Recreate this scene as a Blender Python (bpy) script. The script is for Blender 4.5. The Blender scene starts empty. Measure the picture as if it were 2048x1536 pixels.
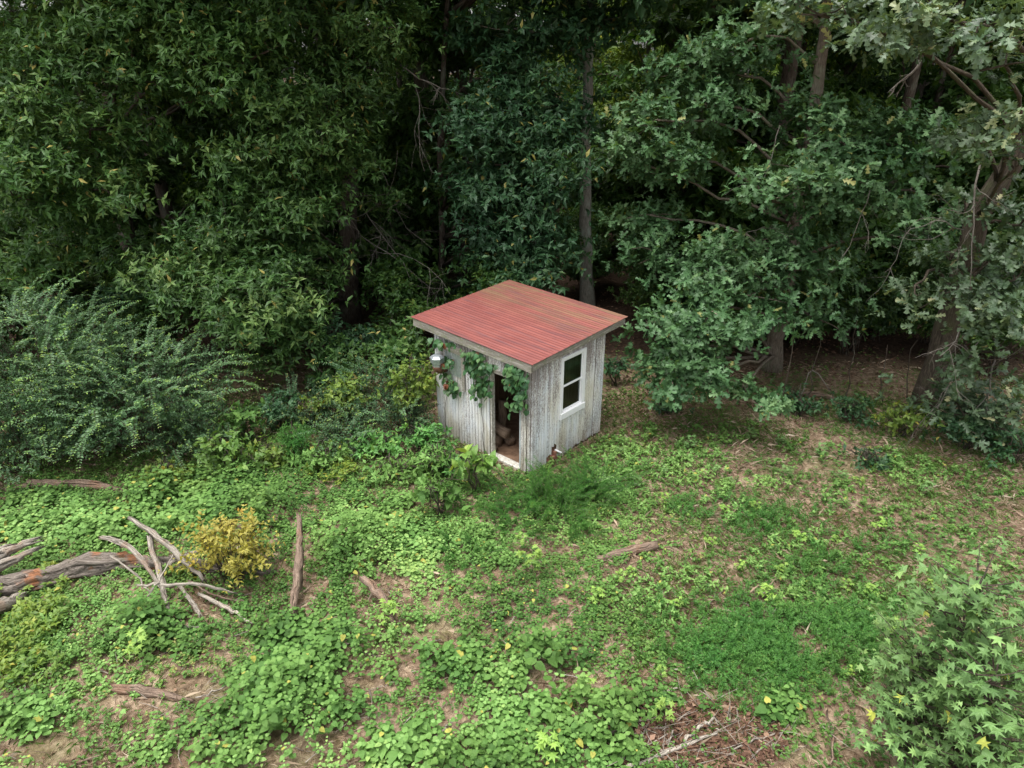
import bpy, math, random
import numpy as np
from mathutils import Vector, Matrix
R = math.radians
scene = bpy.context.scene

# ------------------------------------------------------------------ camera, sky, sun, exposure
CAM_H, PITCH, FPX = 6.876, R(24.88), 1420.0
cd = bpy.data.cameras.new('camera'); cam = bpy.data.objects.new('camera', cd)
scene.collection.objects.link(cam); scene.camera = cam
cam.location = (0, 0, CAM_H); cam.rotation_euler = (R(90) - PITCH, 0, 0)
cd.sensor_fit = 'HORIZONTAL'; cd.sensor_width = 36.0; cd.lens = FPX / 2048 * 36.0
cd.clip_start = 0.1; cd.clip_end = 600
SUN_EL, SUN_AZ = R(76), R(250)          # high, a little to the camera's left; azimuth clockwise from +Y
world = bpy.data.worlds.new('World'); scene.world = world; world.use_nodes = True
wn = world.node_tree; wn.nodes.clear()
sky = wn.nodes.new('ShaderNodeTexSky'); sky.sky_type = 'NISHITA'; sky.sun_disc = False
sky.sun_elevation = SUN_EL; sky.sun_rotation = SUN_AZ; sky.dust_density = 4.0; sky.air_density = 1.0; sky.ozone_density = 1.0
hs = wn.nodes.new('ShaderNodeHueSaturation'); hs.inputs['Saturation'].default_value = 0.2   # overcast: nearly grey
bg = wn.nodes.new('ShaderNodeBackground'); bg.inputs['Strength'].default_value = 0.115
wo = wn.nodes.new('ShaderNodeOutputWorld')
wn.links.new(sky.outputs[0], hs.inputs['Color']); wn.links.new(hs.outputs[0], bg.inputs['Color']); wn.links.new(bg.outputs[0], wo.inputs[0])
ld = bpy.data.lights.new('sun', 'SUN'); ld.energy = 1.5; ld.angle = R(50); ld.color = (1.0, 0.97, 0.92)
sun = bpy.data.objects.new('sun', ld); scene.collection.objects.link(sun)
sd = Vector((math.sin(SUN_AZ) * math.cos(SUN_EL), math.cos(SUN_AZ) * math.cos(SUN_EL), math.sin(SUN_EL)))
sun.rotation_euler = sd.to_track_quat('Z', 'Y').to_euler()
vs = scene.view_settings; vs.view_transform = 'Standard'; vs.look = 'None'; vs.exposure = 1.6; vs.gamma = 1; vs.use_curve_mapping = False
cy = scene.cycles
cy.max_bounces = 6; cy.diffuse_bounces = 3; cy.glossy_bounces = 2; cy.transmission_bounces = 4; cy.transparent_max_bounces = 8
cy.caustics_reflective = False; cy.caustics_refractive = False
cy.use_denoising = True; cy.denoiser = 'OPENIMAGEDENOISE'

# ------------------------------------------------------------------ helpers: photograph pixel -> place in the world
_fw = np.array([0, math.cos(PITCH), -math.sin(PITCH)]); _up = np.array([0, math.sin(PITCH), math.cos(PITCH)])
def ray(x, y): return _fw + np.array([(x - 1024) / FPX, 0, 0]) + _up * (768 - y) / FPX
def gnd(x, y, z=0.0):
    d = ray(x, y); p = np.array([0, 0, CAM_H]) + d * (z - CAM_H) / d[2]; return p
def at(x, y, Y):
    d = ray(x, y); return np.array([0, 0, CAM_H]) + d * Y / d[1]
def to_px(P):
    d = P - np.array([0, 0, CAM_H]); z = d @ _fw
    return 1024 + FPX * d[..., 0] / z, 768 - FPX * (d @ _up) / z
def gz(x, y):                                                       # the lie of the land
    x = np.asarray(x, float); y = np.asarray(y, float)
    n = 0.05 * np.sin(x * 0.9 + 1.3) * np.cos(y * 0.8) + 0.03 * np.sin(x * 2.1 + y * 1.7) + 0.015 * np.sin(x * 4.7 - y * 3.9 + 2)
    k = np.clip(np.hypot(x + 0.0, y - 12.6) / 2.6 - 0.9, 0, 1)      # flat under the shed
    return n * k
def vnoise(x, y, s, seed=0):                                        # smooth value noise, 0..1
    r = np.random.default_rng(seed); T = r.random((64, 64))
    u = np.asarray(x) * s + 1000.3; v = np.asarray(y) * s + 1000.7
    i = np.floor(u).astype(int); j = np.floor(v).astype(int); a = u - i; b = v - j
    a = a * a * (3 - 2 * a); b = b * b * (3 - 2 * b)
    g = lambda p, q: T[p % 64, q % 64]
    return (g(i, j) * (1 - a) + g(i + 1, j) * a) * (1 - b) + (g(i, j + 1) * (1 - a) + g(i + 1, j + 1) * a) * b
def fnoise(x, y, s, seed=0):
    return 0.55 * vnoise(x, y, s, seed) + 0.3 * vnoise(x, y, s * 2.3, seed + 1) + 0.15 * vnoise(x, y, s * 5.1, seed + 2)
def nrm(v): return v / np.maximum(np.linalg.norm(v, axis=-1, keepdims=True), 1e-9)

# ------------------------------------------------------------------ mesh collecting
class MB:
    def __init__(s): s.v = []; s.f = []; s.a = []; s.lc = []; s.n = 0; s.sm = []
    def add(s, V, F, a=0.5, lc=None, smooth=False):
        V = np.asarray(V, float).reshape(-1, 3); F = np.asarray(F, int).reshape(-1, 3)
        s.v.append(V); s.f.append(F + s.n); s.n += len(V)
        s.a.append(np.broadcast_to(np.asarray(a, float), (len(F),)).copy())
        s.lc.append(V if lc is None else lc); s.sm.append(np.full(len(F), smooth))
    def mesh(s, name, mat):
        me = bpy.data.meshes.new(name)
        V = np.concatenate(s.v); F = np.concatenate(s.f)
        me.vertices.add(len(V)); me.vertices.foreach_set('co', V.astype(np.float32).ravel())
        me.loops.add(len(F) * 3); me.loops.foreach_set('vertex_index', F.astype(np.int32).ravel())
        me.polygons.add(len(F)); me.polygons.foreach_set('loop_start', np.arange(0, len(F) * 3, 3, dtype=np.int32))
        me.polygons.foreach_set('loop_total', np.full(len(F), 3, dtype=np.int32))
        me.polygons.foreach_set('use_smooth', np.concatenate(s.sm))
        at_ = me.attributes.new('v', 'FLOAT', 'FACE'); at_.data.foreach_set('value', np.concatenate(s.a).astype(np.float32))
        al = me.attributes.new('lc', 'FLOAT_VECTOR', 'POINT'); al.data.foreach_set('vector', np.concatenate(s.lc).astype(np.float32).ravel())
        me.update(); me.materials.append(mat); return me
    def obj(s, name, mat, parent=None, **k): return link(bpy.data.objects.new(name, s.mesh(name, mat)), parent, **k)
def link(o, parent=None, label=None, cat=None, group=None, kind=None):
    scene.collection.objects.link(o)
    if parent is not None: o.parent = parent
    if label: o['label'] = label
    if cat: o['category'] = cat
    if group: o['group'] = group
    if kind: o['kind'] = kind
    return o
def empty(name, loc=(0, 0, 0), rz=0, parent=None, **k):
    o = bpy.data.objects.new(name, None); o.location = loc; o.rotation_euler = (0, 0, rz); o.empty_display_size = 0.2
    return link(o, parent, **k)
def copy_tree(o, parent=None):
    c = o.copy(); scene.collection.objects.link(c)
    if parent is not None: c.parent = parent
    for ch in o.children: copy_tree(ch, c)
    return c
def tube(mb, pts, rad, sides=7, rng=None, rough=0.0, ragged=0.0, a=0.5, groove=0):
    pts = np.asarray(pts, float); n = len(pts); rad = np.broadcast_to(np.asarray(rad, float), (n,))
    t = nrm(np.gradient(pts, axis=0)); ref = np.where(np.abs(t[:, 2:3]) > 0.9, np.array([[1.0, 0.2, 0]]), np.array([[0, 0.1, 1.0]]))
    ref = np.broadcast_to(ref[n // 2], t.shape)
    e1 = nrm(np.cross(t, ref)); e2 = np.cross(t, e1)
    th = np.linspace(0, 2 * np.pi, sides, endpoint=False)
    rr = np.repeat(rad[:, None], sides, 1)
    if rng is not None and rough > 0:
        rr = rr * (1 + rough * (rng.random((n, sides)) - 0.5) + rough * 0.8 * (rng.random((1, sides)) - 0.5))
    if groove and rng is not None: rr = rr * (1 + groove * (rng.random((1, sides)) - 0.5))
    V = pts[:, None] + rr[..., None] * (np.cos(th)[None, :, None] * e1[:, None] + np.sin(th)[None, :, None] * e2[:, None])
    if ragged and rng is not None:
        V[0] -= t[0] * (rng.random((sides, 1)) * ragged); V[-1] += t[-1] * (rng.random((sides, 1)) ** 2 * ragged)
    L = np.concatenate([[0], np.cumsum(np.linalg.norm(np.diff(pts, axis=0), axis=1))])
    off = (rng.random() * 20) if rng is not None else 0
    lc = np.stack([rr * np.cos(th), rr * np.sin(th), np.repeat(L[:, None] + off, sides, 1)], -1)
    i = np.arange(n - 1)[:, None] * sides; j = np.arange(sides)[None]; k = (j + 1) % sides
    F = np.concatenate([np.stack([i + j, i + k, i + sides + k], -1).reshape(-1, 3), np.stack([i + j, i + sides + k, i + sides + j], -1).reshape(-1, 3)])
    V = V.reshape(-1, 3); lc = lc.reshape(-1, 3)
    caps = [[n * sides, (j + 1) % sides, j] for j in range(sides)] + [[n * sides + 1, (n - 1) * sides + j, (n - 1) * sides + (j + 1) % sides] for j in range(sides)]
    V = np.vstack([V, pts[0], pts[-1]]); lc = np.vstack([lc, [0, 0, off], [0, 0, off + L[-1]]])
    mb.add(V, np.vstack([F, caps]), a, lc, smooth=sides > 4)
def curve(pts, n=8, rng=None, jit=0.0):
    pts = np.asarray(pts, float); m = len(pts)
    if m == 2:
        s = np.linspace(0, 1, n)[:, None]; q = pts[0] * (1 - s) + pts[1] * s
    else:
        P = np.vstack([2 * pts[0] - pts[1], pts, 2 * pts[-1] - pts[-2]]); q = []
        for k in range(n):
            u = k / (n - 1) * (m - 1); i = min(int(u), m - 2); t = u - i
            a, b, c, d = P[i:i + 4]
            q.append(0.5 * (2 * b + (c - a) * t + (2 * a - 5 * b + 4 * c - d) * t * t + (3 * b - a - 3 * c + d) * t ** 3))
        q = np.array(q)
    if rng is not None and jit: q[1:-1] += rng.normal(0, jit, q[1:-1].shape)
    return q
def box(mb, lo, hi, a=0.5, jig=None):
    lo = np.array(lo, float); hi = np.array(hi, float)
    V = np.array([[x, y, z] for z in (lo[2], hi[2]) for y in (lo[1], hi[1]) for x in (lo[0], hi[0])])
    if jig is not None: V = V + jig
    F = [[0, 2, 3], [0, 3, 1], [4, 5, 7], [4, 7, 6], [0, 1, 5], [0, 5, 4], [2, 6, 7], [2, 7, 3], [0, 4, 6], [0, 6, 2], [1, 3, 7], [1, 7, 5]]
    mb.add(V, F, a)

# ------------------------------------------------------------------ leaf shapes: (along, across, up) and triangles
LANCE = (np.array([[0, 0, 0], [.38, -.5, .05], [.38, .5, .05], [.45, 0, 0], [1, 0, -.14]]), [[0, 3, 1], [0, 2, 3], [1, 3, 4], [3, 2, 4]])
HEART = (np.array([[.05, 0, 0], [-.03, -.27, .0], [.25, -.5, .05], [.45, 0, .02], [.25, .5, .05], [-.03, .27, .0], [1, 0, -.13], [.62, -.36, .02], [.62, .36, .02]]),
         [[0, 3, 1], [1, 3, 2], [0, 5, 3], [5, 4, 3], [2, 3, 7], [7, 3, 6], [3, 4, 8], [3, 8, 6]])
KITE = (np.array([[0, 0, 0], [.45, -.5, .08], [1, 0, -.08], [.45, .5, .08]]), [[0, 2, 1], [0, 3, 2]])
OAK = (np.array([[0, 0, 0], [.33, -.10, .02], [.33, .10, .02], [.60, -.13, .03], [.60, .13, .03], [1, 0, -.1],
                 [.30, -.42, .05], [.30, .42, .05], [.63, -.52, .07], [.63, .52, .07], [.93, -.36, .0], [.93, .36, .0]]),
       [[0, 2, 1], [1, 2, 4], [1, 4, 3], [3, 4, 5], [0, 1, 6], [0, 7, 2], [1, 3, 8], [2, 9, 4], [3, 5, 10], [4, 11, 5]])
_st = []
for _k in range(5):
    _a = (_k - 2) * 1.05; _st.append([.38 + .62 * math.cos(_a) * (1.0 if _k == 2 else .92), .62 * math.sin(_a), -.10])
    if _k < 4: _b = _a + .525; _st.append([.38 + .23 * math.cos(_b), .23 * math.sin(_b), .03])
STAR = (np.array([[.02, 0, 0]] + _st + [[.38, 0, .03]]), [[10, 1 + k, 2 + k] for k in range(8)] + [[0, 1, 10], [0, 10, 9]])
def leaves(mb, P, D, N, L, W, tmpl, val):
    V0, F0 = tmpl; F0 = np.array(F0); n = len(P); m = len(V0)
    D = nrm(D); N = nrm(N - (N * D).sum(-1, keepdims=True) * D); S = np.cross(N, D)
    L = np.broadcast_to(np.asarray(L, float), (n,)); W = np.broadcast_to(np.asarray(W, float), (n,))
    V = P[:, None] + L[:, None, None] * V0[None, :, 0:1] * D[:, None] + W[:, None, None] * V0[None, :, 1:2] * S[:, None] + L[:, None, None] * V0[None, :, 2:3] * N[:, None]
    F = F0[None] + (np.arange(n) * m)[:, None, None]
    mb.add(V.reshape(-1, 3), F.reshape(-1, 3), np.repeat(np.broadcast_to(val, (n,)), len(F0)))
def rosettes(mb, T, dirs, k, L, wr, tmpl, rng, droop=0.3, val=None, flat=0.5, lv=0.38):
    n = len(T); dirs = nrm(dirs)
    ref = np.where(np.abs(dirs[:, 2:3]) > 0.9, np.array([[1.0, 0, 0]]), np.array([[0, 0, 1.0]]))
    e1 = nrm(np.cross(dirs, ref)); e2 = np.cross(dirs, e1)
    th = (np.arange(k)[None] / k + rng.random((n, 1))) * 2 * np.pi + rng.normal(0, .35, (n, k))
    D = dirs[:, None] * rng.uniform(.15, .9, (n, k, 1)) + np.cos(th)[..., None] * e1[:, None] + np.sin(th)[..., None] * e2[:, None] * 0.8
    D[..., 2] -= droop * rng.random((n, k))
    N = dirs[:, None] * 0.5 + np.array([0, -.1, 1.0]) + rng.normal(0, flat, (n, k, 3))
    P = T[:, None] - dirs[:, None] * rng.random((n, k, 1)) * L * 0.8
    LL = L * rng.uniform(1 - lv, 1 + lv, (n, k)); v = np.clip((val if val is not None else np.full(n, .5))[:, None] + rng.normal(0, .17, (n, k)), 0, 1)
    v = np.where(rng.random((n, k)) < 0.012, 1.0, v * 0.93)
    leaves(mb, P.reshape(-1, 3), D.reshape(-1, 3), N.reshape(-1, 3), LL.ravel(), (LL * wr).ravel(), tmpl, v.ravel())
def bough(mb, wood, root, c, r, L, wr, tmpl, rng, k=6, lai=2.6, bias=0.0, nclump=None, thick=0.02, droop=0.3, val=0.5):
    r = np.asarray(r, float); area = math.pi * r[0] * max(r[1], r[2])
    nl = lai * area / (0.5 * L * L * wr); nt = max(4, int(nl / k))
    nc = nclump or max(5, int(area * 2.2))
    q = nrm(rng.normal(size=(nc, 3))) * (rng.random((nc, 1)) ** 0.4); q[:, 2] = np.where(q[:, 2] < -.4, -q[:, 2], q[:, 2])
    cc = c + q * r
    # boughs sag at their rim
    cc[:, 2] -= 0.35 * r[2] * (q[:, 0] ** 2 + q[:, 1] ** 2)
    idx = rng.integers(0, nc, nt); cr = 0.30 * np.array([1, 1, .5]) * min(1.4, r[0] / 1.0 + .25)
    T = cc[idx] + rng.normal(size=(nt, 3)) * cr
    dirs = nrm((T - c) / r + np.array([0, -.15, .45]) + rng.normal(0, .35, (nt, 3)))
    cv = rng.normal(0, .18, nc); v = np.clip(val + cv[idx] + bias, 0, 1)
    rosettes(mb, T, dirs, k, L, wr, tmpl, rng, droop, v)
    if wood is not None:
        mid = (root + c) / 2 + np.array([0, 0, .25]) + rng.normal(0, .12, 3)
        tube(wood, curve([root, mid, c], 7, rng, .04), np.linspace(thick * 2, thick, 7), 5, rng)
        for p in cc[::2]:
            tube(wood, curve([c, (c + p) / 2 + rng.normal(0, .08, 3), p], 4), np.linspace(thick * .8, .006, 4), 3)
    return cc
def dead_branch(mb, p, d, length, rad, rng, depth=0, bend=.35):
    n = 7; pts = [np.array(p, float)]; d = nrm(np.array(d, float))
    for i in range(n - 1):
        d = nrm(d + rng.normal(0, bend * .5, 3) + np.array([0, 0, -.03])); pts.append(pts[-1] + d * length / (n - 1))
    tube(mb, pts, np.linspace(rad, rad * .3, n), 5 if depth == 0 else 4, rng)
    if depth < 3:
        for i in range(3 if depth < 2 else 2):
            j = rng.integers(1, n - 1); dd = nrm(d + rng.normal(0, .55, 3))
            dead_branch(mb, pts[j], dd, length * rng.uniform(.35, .6), rad * .5, rng, depth + 1, bend)

# ------------------------------------------------------------------ materials
class NT:
    def __init__(s, name):
        s.m = bpy.data.materials.new(name); s.m.use_nodes = True; s.t = s.m.node_tree; s.t.nodes.clear()
        s.out = s.n('ShaderNodeOutputMaterial')
    def n(s, t, **k):
        x = s.t.nodes.new(t)
        for a, b in k.items(): setattr(x, a, b)
        return x
    def l(s, a, b): s.t.links.new(a, b)
    def noise(s, vec, scale, detail=4, rough=.6):
        x = s.n('ShaderNodeTexNoise'); x.inputs['Scale'].default_value = scale; x.inputs['Detail'].default_value = detail; x.inputs['Roughness'].default_value = rough
        s.l(vec, x.inputs['Vector']); return x.outputs['Fac']
    def mapv(s, vec, sc):
        x = s.n('ShaderNodeMapping'); x.inputs['Scale'].default_value = sc; s.l(vec, x.inputs['Vector']); return x.outputs[0]
    def ramp(s, fac, stops, interp='LINEAR'):
        x = s.n('ShaderNodeValToRGB'); e = x.color_ramp.elements; x.color_ramp.interpolation = interp
        while len(e) < len(stops): e.new(.5)
        for q, (p, c) in zip(e, stops): q.position = p; q.color = (*c, 1) if len(c) == 3 else c
        s.l(fac, x.inputs['Fac']); return x.outputs['Color']
    def mix(s, fac, a, b, mode='MIX'):
        x = s.n('ShaderNodeMix', data_type='RGBA', blend_type=mode)
        for sock, val in ((x.inputs[0], fac), (x.inputs[6], a), (x.inputs[7], b)):
            if isinstance(val, bpy.types.NodeSocket): s.l(val, sock)
            elif isinstance(val, (int, float)): sock.default_value = val
            else: sock.default_value = (*val, 1)
        return x.outputs[2]
    def math(s, op, a, b=0.0, clamp=False):
        x = s.n('ShaderNodeMath', operation=op); x.use_clamp = clamp
        for sock, val in ((x.inputs[0], a), (x.inputs[1], b)):
            if isinstance(val, bpy.types.NodeSocket): s.l(val, sock)
            else: sock.default_value = val
        return x.outputs[0]
    def attr(s, name): x = s.n('ShaderNodeAttribute'); x.attribute_name = name; return x
    def bsdf(s, col, rough=.7, spec=.3, metal=0.0, bump=None, bs=.3, bd=.01):
        b = s.n('ShaderNodeBsdfPrincipled'); s.b = b
        for sock, val in ((b.inputs['Base Color'], col), (b.inputs['Roughness'], rough)):
            if isinstance(val, bpy.types.NodeSocket): s.l(val, sock)
            elif isinstance(val, (int, float)): sock.default_value = val
            else: sock.default_value = (*val, 1)
        b.inputs['Specular IOR Level'].default_value = spec; b.inputs['Metallic'].default_value = metal
        if bump is not None:
            u = s.n('ShaderNodeBump'); u.inputs['Strength'].default_value = bs; u.inputs['Distance'].default_value = bd
            s.l(bump, u.inputs['Height']); s.l(u.outputs[0], b.inputs['Normal'])
        s.l(b.outputs[0], s.out.inputs[0]); return b
def leaf_mat(name, stops, trans=.28, rough=.5, spec=.35, tcol=(1.25, 1.15, .55), objvar=.25):
    t = NT(name); v = t.attr('v').outputs['Fac']
    col = t.ramp(v, stops)
    oi = t.n('ShaderNodeObjectInfo'); hv = t.n('ShaderNodeHueSaturation'); t.l(col, hv.inputs['Color'])
    t.l(t.math('ADD', t.math('MULTIPLY', oi.outputs['Random'], objvar), 1 - objvar / 2), hv.inputs['Value'])
    pn = t.noise(t.n('ShaderNodeNewGeometry').outputs['Position'], 1.1, 3)
    hv.inputs['Saturation'].default_value = 1.0
    t.l(t.math('ADD', t.math('MULTIPLY', pn, .05), .475), hv.inputs['Hue'])
    col = hv.outputs[0]
    b = t.bsdf(col, rough, spec)
    tr = t.n('ShaderNodeBsdfTranslucent'); t.l(t.mix(1.0, col, tcol, 'MULTIPLY'), tr.inputs['Color'])
    mx = t.n('ShaderNodeMixShader'); mx.inputs[0].default_value = trans
    t.l(b.outputs[0], mx.inputs[1]); t.l(tr.outputs[0], mx.inputs[2]); t.l(mx.outputs[0], t.out.inputs[0])
    return t.m
M = {}
M['hickory'] = leaf_mat('hickory leaf', [(0, (.028, .068, .017)), (.35, (.052, .12, .028)), (.7, (.095, .185, .045)), (.93, (.16, .25, .07)), (1, (.36, .31, .09))], rough=.48, spec=.3)
M['maple'] = leaf_mat('maple leaf', [(0, (.020, .058, .024)), (.4, (.034, .092, .036)), (.8, (.055, .125, .047)), (.94, (.085, .16, .05)), (1, (.28, .26, .07))], rough=.5)
M['oak'] = leaf_mat('oak leaf', [(0, (.034, .078, .028)), (.4, (.058, .13, .048)), (.75, (.095, .19, .075)), (.93, (.15, .25, .11)), (1, (.26, .27, .09))], rough=.48, spec=.32)
M['oakpale'] = leaf_mat('pale oak leaf', [(0, (.05, .085, .042)), (.4, (.075, .13, .062)), (.75, (.115, .18, .09)), (.9, (.20, .27, .12)), (1, (.38, .38, .20))], rough=.45, spec=.5)
M['wood_leaf'] = leaf_mat('deep wood leaf', [(0, (.024, .06, .014)), (.5, (.046, .105, .022)), (.9, (.085, .155, .03)), (1, (.17, .19, .03))], trans=.4, objvar=.6)
M['privet'] = leaf_mat('privet leaf', [(0, (.035, .08, .036)), (.5, (.068, .14, .06)), (.85, (.105, .20, .08)), (.94, (.16, .29, .07)), (1, (.24, .36, .07))], rough=.45)
M['heart'] = leaf_mat('heart leaf', [(0, (.05, .115, .024)), (.4, (.10, .20, .044)), (.75, (.155, .28, .072)), (.94, (.22, .37, .11)), (1, (.36, .35, .08))], trans=.25, rough=.6, spec=.18, objvar=0)
M['lime'] = leaf_mat('lime leaf', [(0, (.09, .18, .035)), (.5, (.16, .29, .055)), (.9, (.25, .39, .075)), (1, (.38, .40, .07))], trans=.3, objvar=.35)
M['fern'] = leaf_mat('feathery leaf', [(0, (.05, .14, .03)), (.5, (.092, .235, .05)), (.9, (.14, .31, .07)), (1, (.22, .33, .07))], trans=.3, objvar=.2)
M['yellow'] = leaf_mat('yellow leaf', [(0, (.22, .23, .045)), (.5, (.36, .325, .065)), (.9, (.47, .42, .10)), (1, (.46, .30, .06))], trans=.35)
M['ygreen'] = leaf_mat('yellow green leaf', [(0, (.075, .14, .025)), (.5, (.13, .21, .035)), (.9, (.20, .28, .045)), (1, (.34, .30, .05))], trans=.35, objvar=.4)
M['vine'] = leaf_mat('vine leaf', [(0, (.03, .09, .035)), (.5, (.05, .13, .05)), (.93, (.09, .18, .06)), (1, (.2, .075, .035))], rough=.4, objvar=.6)
M['gum'] = leaf_mat('sweetgum leaf', [(0, (.06, .12, .036)), (.5, (.105, .195, .06)), (.88, (.165, .285, .095)), (.96, (.23, .37, .12)), (1, (.40, .43, .08))], rough=.5, spec=.28)
M['grass'] = leaf_mat('grass', [(0, (.05, .11, .02)), (.5, (.09, .185, .035)), (.85, (.15, .26, .055)), (1, (.34, .28, .11))], trans=.3, objvar=0)
M['straw'] = leaf_mat('straw', [(0, (.16, .105, .07)), (.4, (.33, .24, .165)), (.8, (.50, .395, .285)), (1, (.62, .52, .40))], trans=.05, rough=.8, spec=.1, objvar=0, tcol=(1, 1, 1))
M['litter'] = leaf_mat('dead leaf', [(0, (.05, .028, .019)), (.5, (.12, .068, .045)), (.85, (.22, .135, .09)), (1, (.32, .21, .145))], trans=.08, rough=.8, spec=.1, objvar=0, tcol=(1, .8, .6))

def bark_mat(name, c0, c1, c2, lichen=.35, lcol=(.22, .26, .2)):
    t = NT(name); lc = t.attr('lc').outputs['Vector']
    n1 = t.noise(t.mapv(lc, (34, 34, 5)), 1.3, 6, .72); n2 = t.noise(t.mapv(lc, (5, 5, 3)), 1.0, 4)
    col = t.ramp(n1, [(.3, c0), (.52, c1), (.72, c2)])
    col = t.mix(t.ramp(n2, [(.5, (0, 0, 0)), (.68, (lichen,) * 3)]), col, lcol)
    t.bsdf(col, .9, .15, bump=n1, bs=.9, bd=.03); return t.m
M['bark'] = bark_mat('bark', (.02, .015, .011), (.075, .058, .045), (.15, .125, .10))
M['bark_lichen'] = bark_mat('lichened bark', (.12, .105, .09), (.29, .27, .23), (.42, .40, .35), .85, (.42, .47, .40))
M['bark_oak'] = bark_mat('oak bark', (.02, .015, .011), (.075, .06, .045), (.15, .125, .10), .5, (.085, .10, .045))
M['bark_oak_pale'] = bark_mat('pale oak bark', (.05, .038, .028), (.16, .13, .10), (.28, .24, .20), .5, (.20, .22, .15))
M['twig'] = bark_mat('dead twig', (.08, .068, .058), (.16, .14, .12), (.26, .24, .21), .5, (.26, .28, .24))
def log_mat(name, dark, mid, pale, rot=(.22, .09, .035), rotamt=.3):
    t = NT(name); lc = t.attr('lc').outputs['Vector']; pos = t.n('ShaderNodeNewGeometry').outputs['Position']
    f = t.noise(t.mapv(lc, (85, 85, 5)), 1.0, 8, .75); c = t.noise(t.mapv(lc, (70, 70, 2.2)), 1.0, 4, .6); b = t.noise(pos, 3.2, 5); m = t.noise(pos, 6.5, 4)
    col = t.ramp(f, [(.30, dark), (.47, mid), (.66, pale)])
    col = t.mix(t.ramp(b, [(.54, (0, 0, 0)), (.64, (rotamt,) * 3)]), col, rot)
    col = t.mix(t.ramp(c, [(.36, (.85,) * 3), (.43, (0, 0, 0))]), col, (.02, .015, .012))
    col = t.mix(t.ramp(m, [(.62, (0, 0, 0)), (.72, (.35,) * 3)]), col, (.09, .10, .04))
    t.bsdf(col, .88, .15, bump=f, bs=1.0, bd=.02); return t.m
M['log_grey'] = log_mat('grey dead wood', (.07, .058, .048), (.23, .20, .165), (.45, .41, .355))
M['log_rot'] = log_mat('rotten log', (.05, .04, .034), (.15, .125, .105), (.32, .28, .24), (.30, .12, .05), .8)
M['log_brown'] = log_mat('brown dead wood', (.06, .04, .03), (.17, .12, .09), (.33, .25, .19))
M['log_pale'] = log_mat('pale stripped wood', (.18, .15, .12), (.34, .30, .25), (.50, .455, .39), rotamt=.1)
M['firewood'] = log_mat('firewood', (.09, .06, .04), (.22, .155, .11), (.36, .27, .2), rotamt=.1)

# ground
t = NT('ground'); pos = t.n('ShaderNodeNewGeometry').outputs['Position']
a = t.noise(pos, .55, 5); b = t.noise(pos, 2.4, 6, .65); c = t.noise(pos, 14, 6, .7); d = t.noise(t.mapv(pos, (30, 9, 20)), 2, 4)
straw = t.ramp(c, [(.3, (.14, .09, .06)), (.5, (.275, .205, .14)), (.7, (.43, .345, .245))])
soil = t.ramp(c, [(.3, (.075, .045, .03)), (.5, (.165, .112, .073)), (.72, (.28, .205, .14))])
moss = t.ramp(d, [(.35, (.035, .055, .015)), (.6, (.09, .12, .03))])
col = t.mix(t.ramp(b, [(.42, (0, 0, 0)), (.58, (1, 1, 1))]), soil, straw)
col = t.mix(t.ramp(a, [(.48, (0, 0, 0)), (.62, (.55,) * 3)]), col, moss)
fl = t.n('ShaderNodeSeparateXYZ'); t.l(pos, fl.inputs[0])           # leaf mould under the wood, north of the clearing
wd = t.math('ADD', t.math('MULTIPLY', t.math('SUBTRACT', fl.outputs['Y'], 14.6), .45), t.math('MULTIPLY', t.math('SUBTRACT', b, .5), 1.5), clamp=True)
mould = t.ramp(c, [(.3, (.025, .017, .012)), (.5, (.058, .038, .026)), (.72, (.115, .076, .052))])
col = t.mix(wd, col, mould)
t.bsdf(col, .95, .1, bump=c, bs=.8, bd=.05); M['ground'] = t.m

# shed materials
t = NT('peeling white paint'); pos = t.n('ShaderNodeTexCoord').outputs['Object']; wp = t.n('ShaderNodeNewGeometry').outputs['Position']
oi = t.n('ShaderNodeObjectInfo')
off = t.n('ShaderNodeCombineXYZ'); t.l(t.math('MULTIPLY', oi.outputs['Random'], 31.0), off.inputs[2])
ps = t.n('ShaderNodeVectorMath', operation='ADD'); t.l(wp, ps.inputs[0]); t.l(off.outputs[0], ps.inputs[1])
grain = t.noise(t.mapv(ps.outputs[0], (70, 70, 2.5)), 1.0, 5, .65)
flake = t.noise(t.mapv(wp, (75, 75, 30)), 1.0, 5, .75)
blot = t.noise(t.mapv(wp, (2.6, 2.6, 1.1)), 1.0, 4, .6)
sz = t.n('ShaderNodeSeparateXYZ'); t.l(wp, sz.inputs[0])
wood = t.ramp(grain, [(.32, (.085, .065, .058)), (.5, (.20, .165, .155)), (.7, (.33, .285, .275))])
paint = t.ramp(t.noise(t.mapv(wp, (3, 3, 1)), 1.0, 3), [(.35, (.64, .61, .52)), (.5, (.72, .72, .70)), (.65, (.66, .70, .74))])
wear = t.math('ADD', t.math('ADD', flake, t.math('MULTIPLY', t.math('SUBTRACT', blot, .5), .38)), t.math('MULTIPLY', t.math('SUBTRACT', grain, .5), .55))
wear = t.math('ADD', wear, t.math('MULTIPLY', t.math('SUBTRACT', oi.outputs['Random'], .5), .14))
hi = t.math('MULTIPLY', t.math('SUBTRACT', sz.outputs['Z'], 1.25), .17)    # the paint has gone most under the eaves' splash line
hi = t.math('MAXIMUM', hi, -.03)
wear = t.math('ADD', wear, hi)
col = t.mix(t.ramp(wear, [(.49, (0, 0, 0)), (.64, (.9,) * 3)]), paint, wood)
dirt = t.math('SUBTRACT', t.math('ADD', t.math('MULTIPLY', blot, .9), t.math('MULTIPLY', flake, .5)), t.math('MULTIPLY', sz.outputs['Z'], .55))
col = t.mix(t.ramp(dirt, [(.3, (0, 0, 0)), (.75, (.55,) * 3)]), col, (.16, .13, .075))
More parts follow.
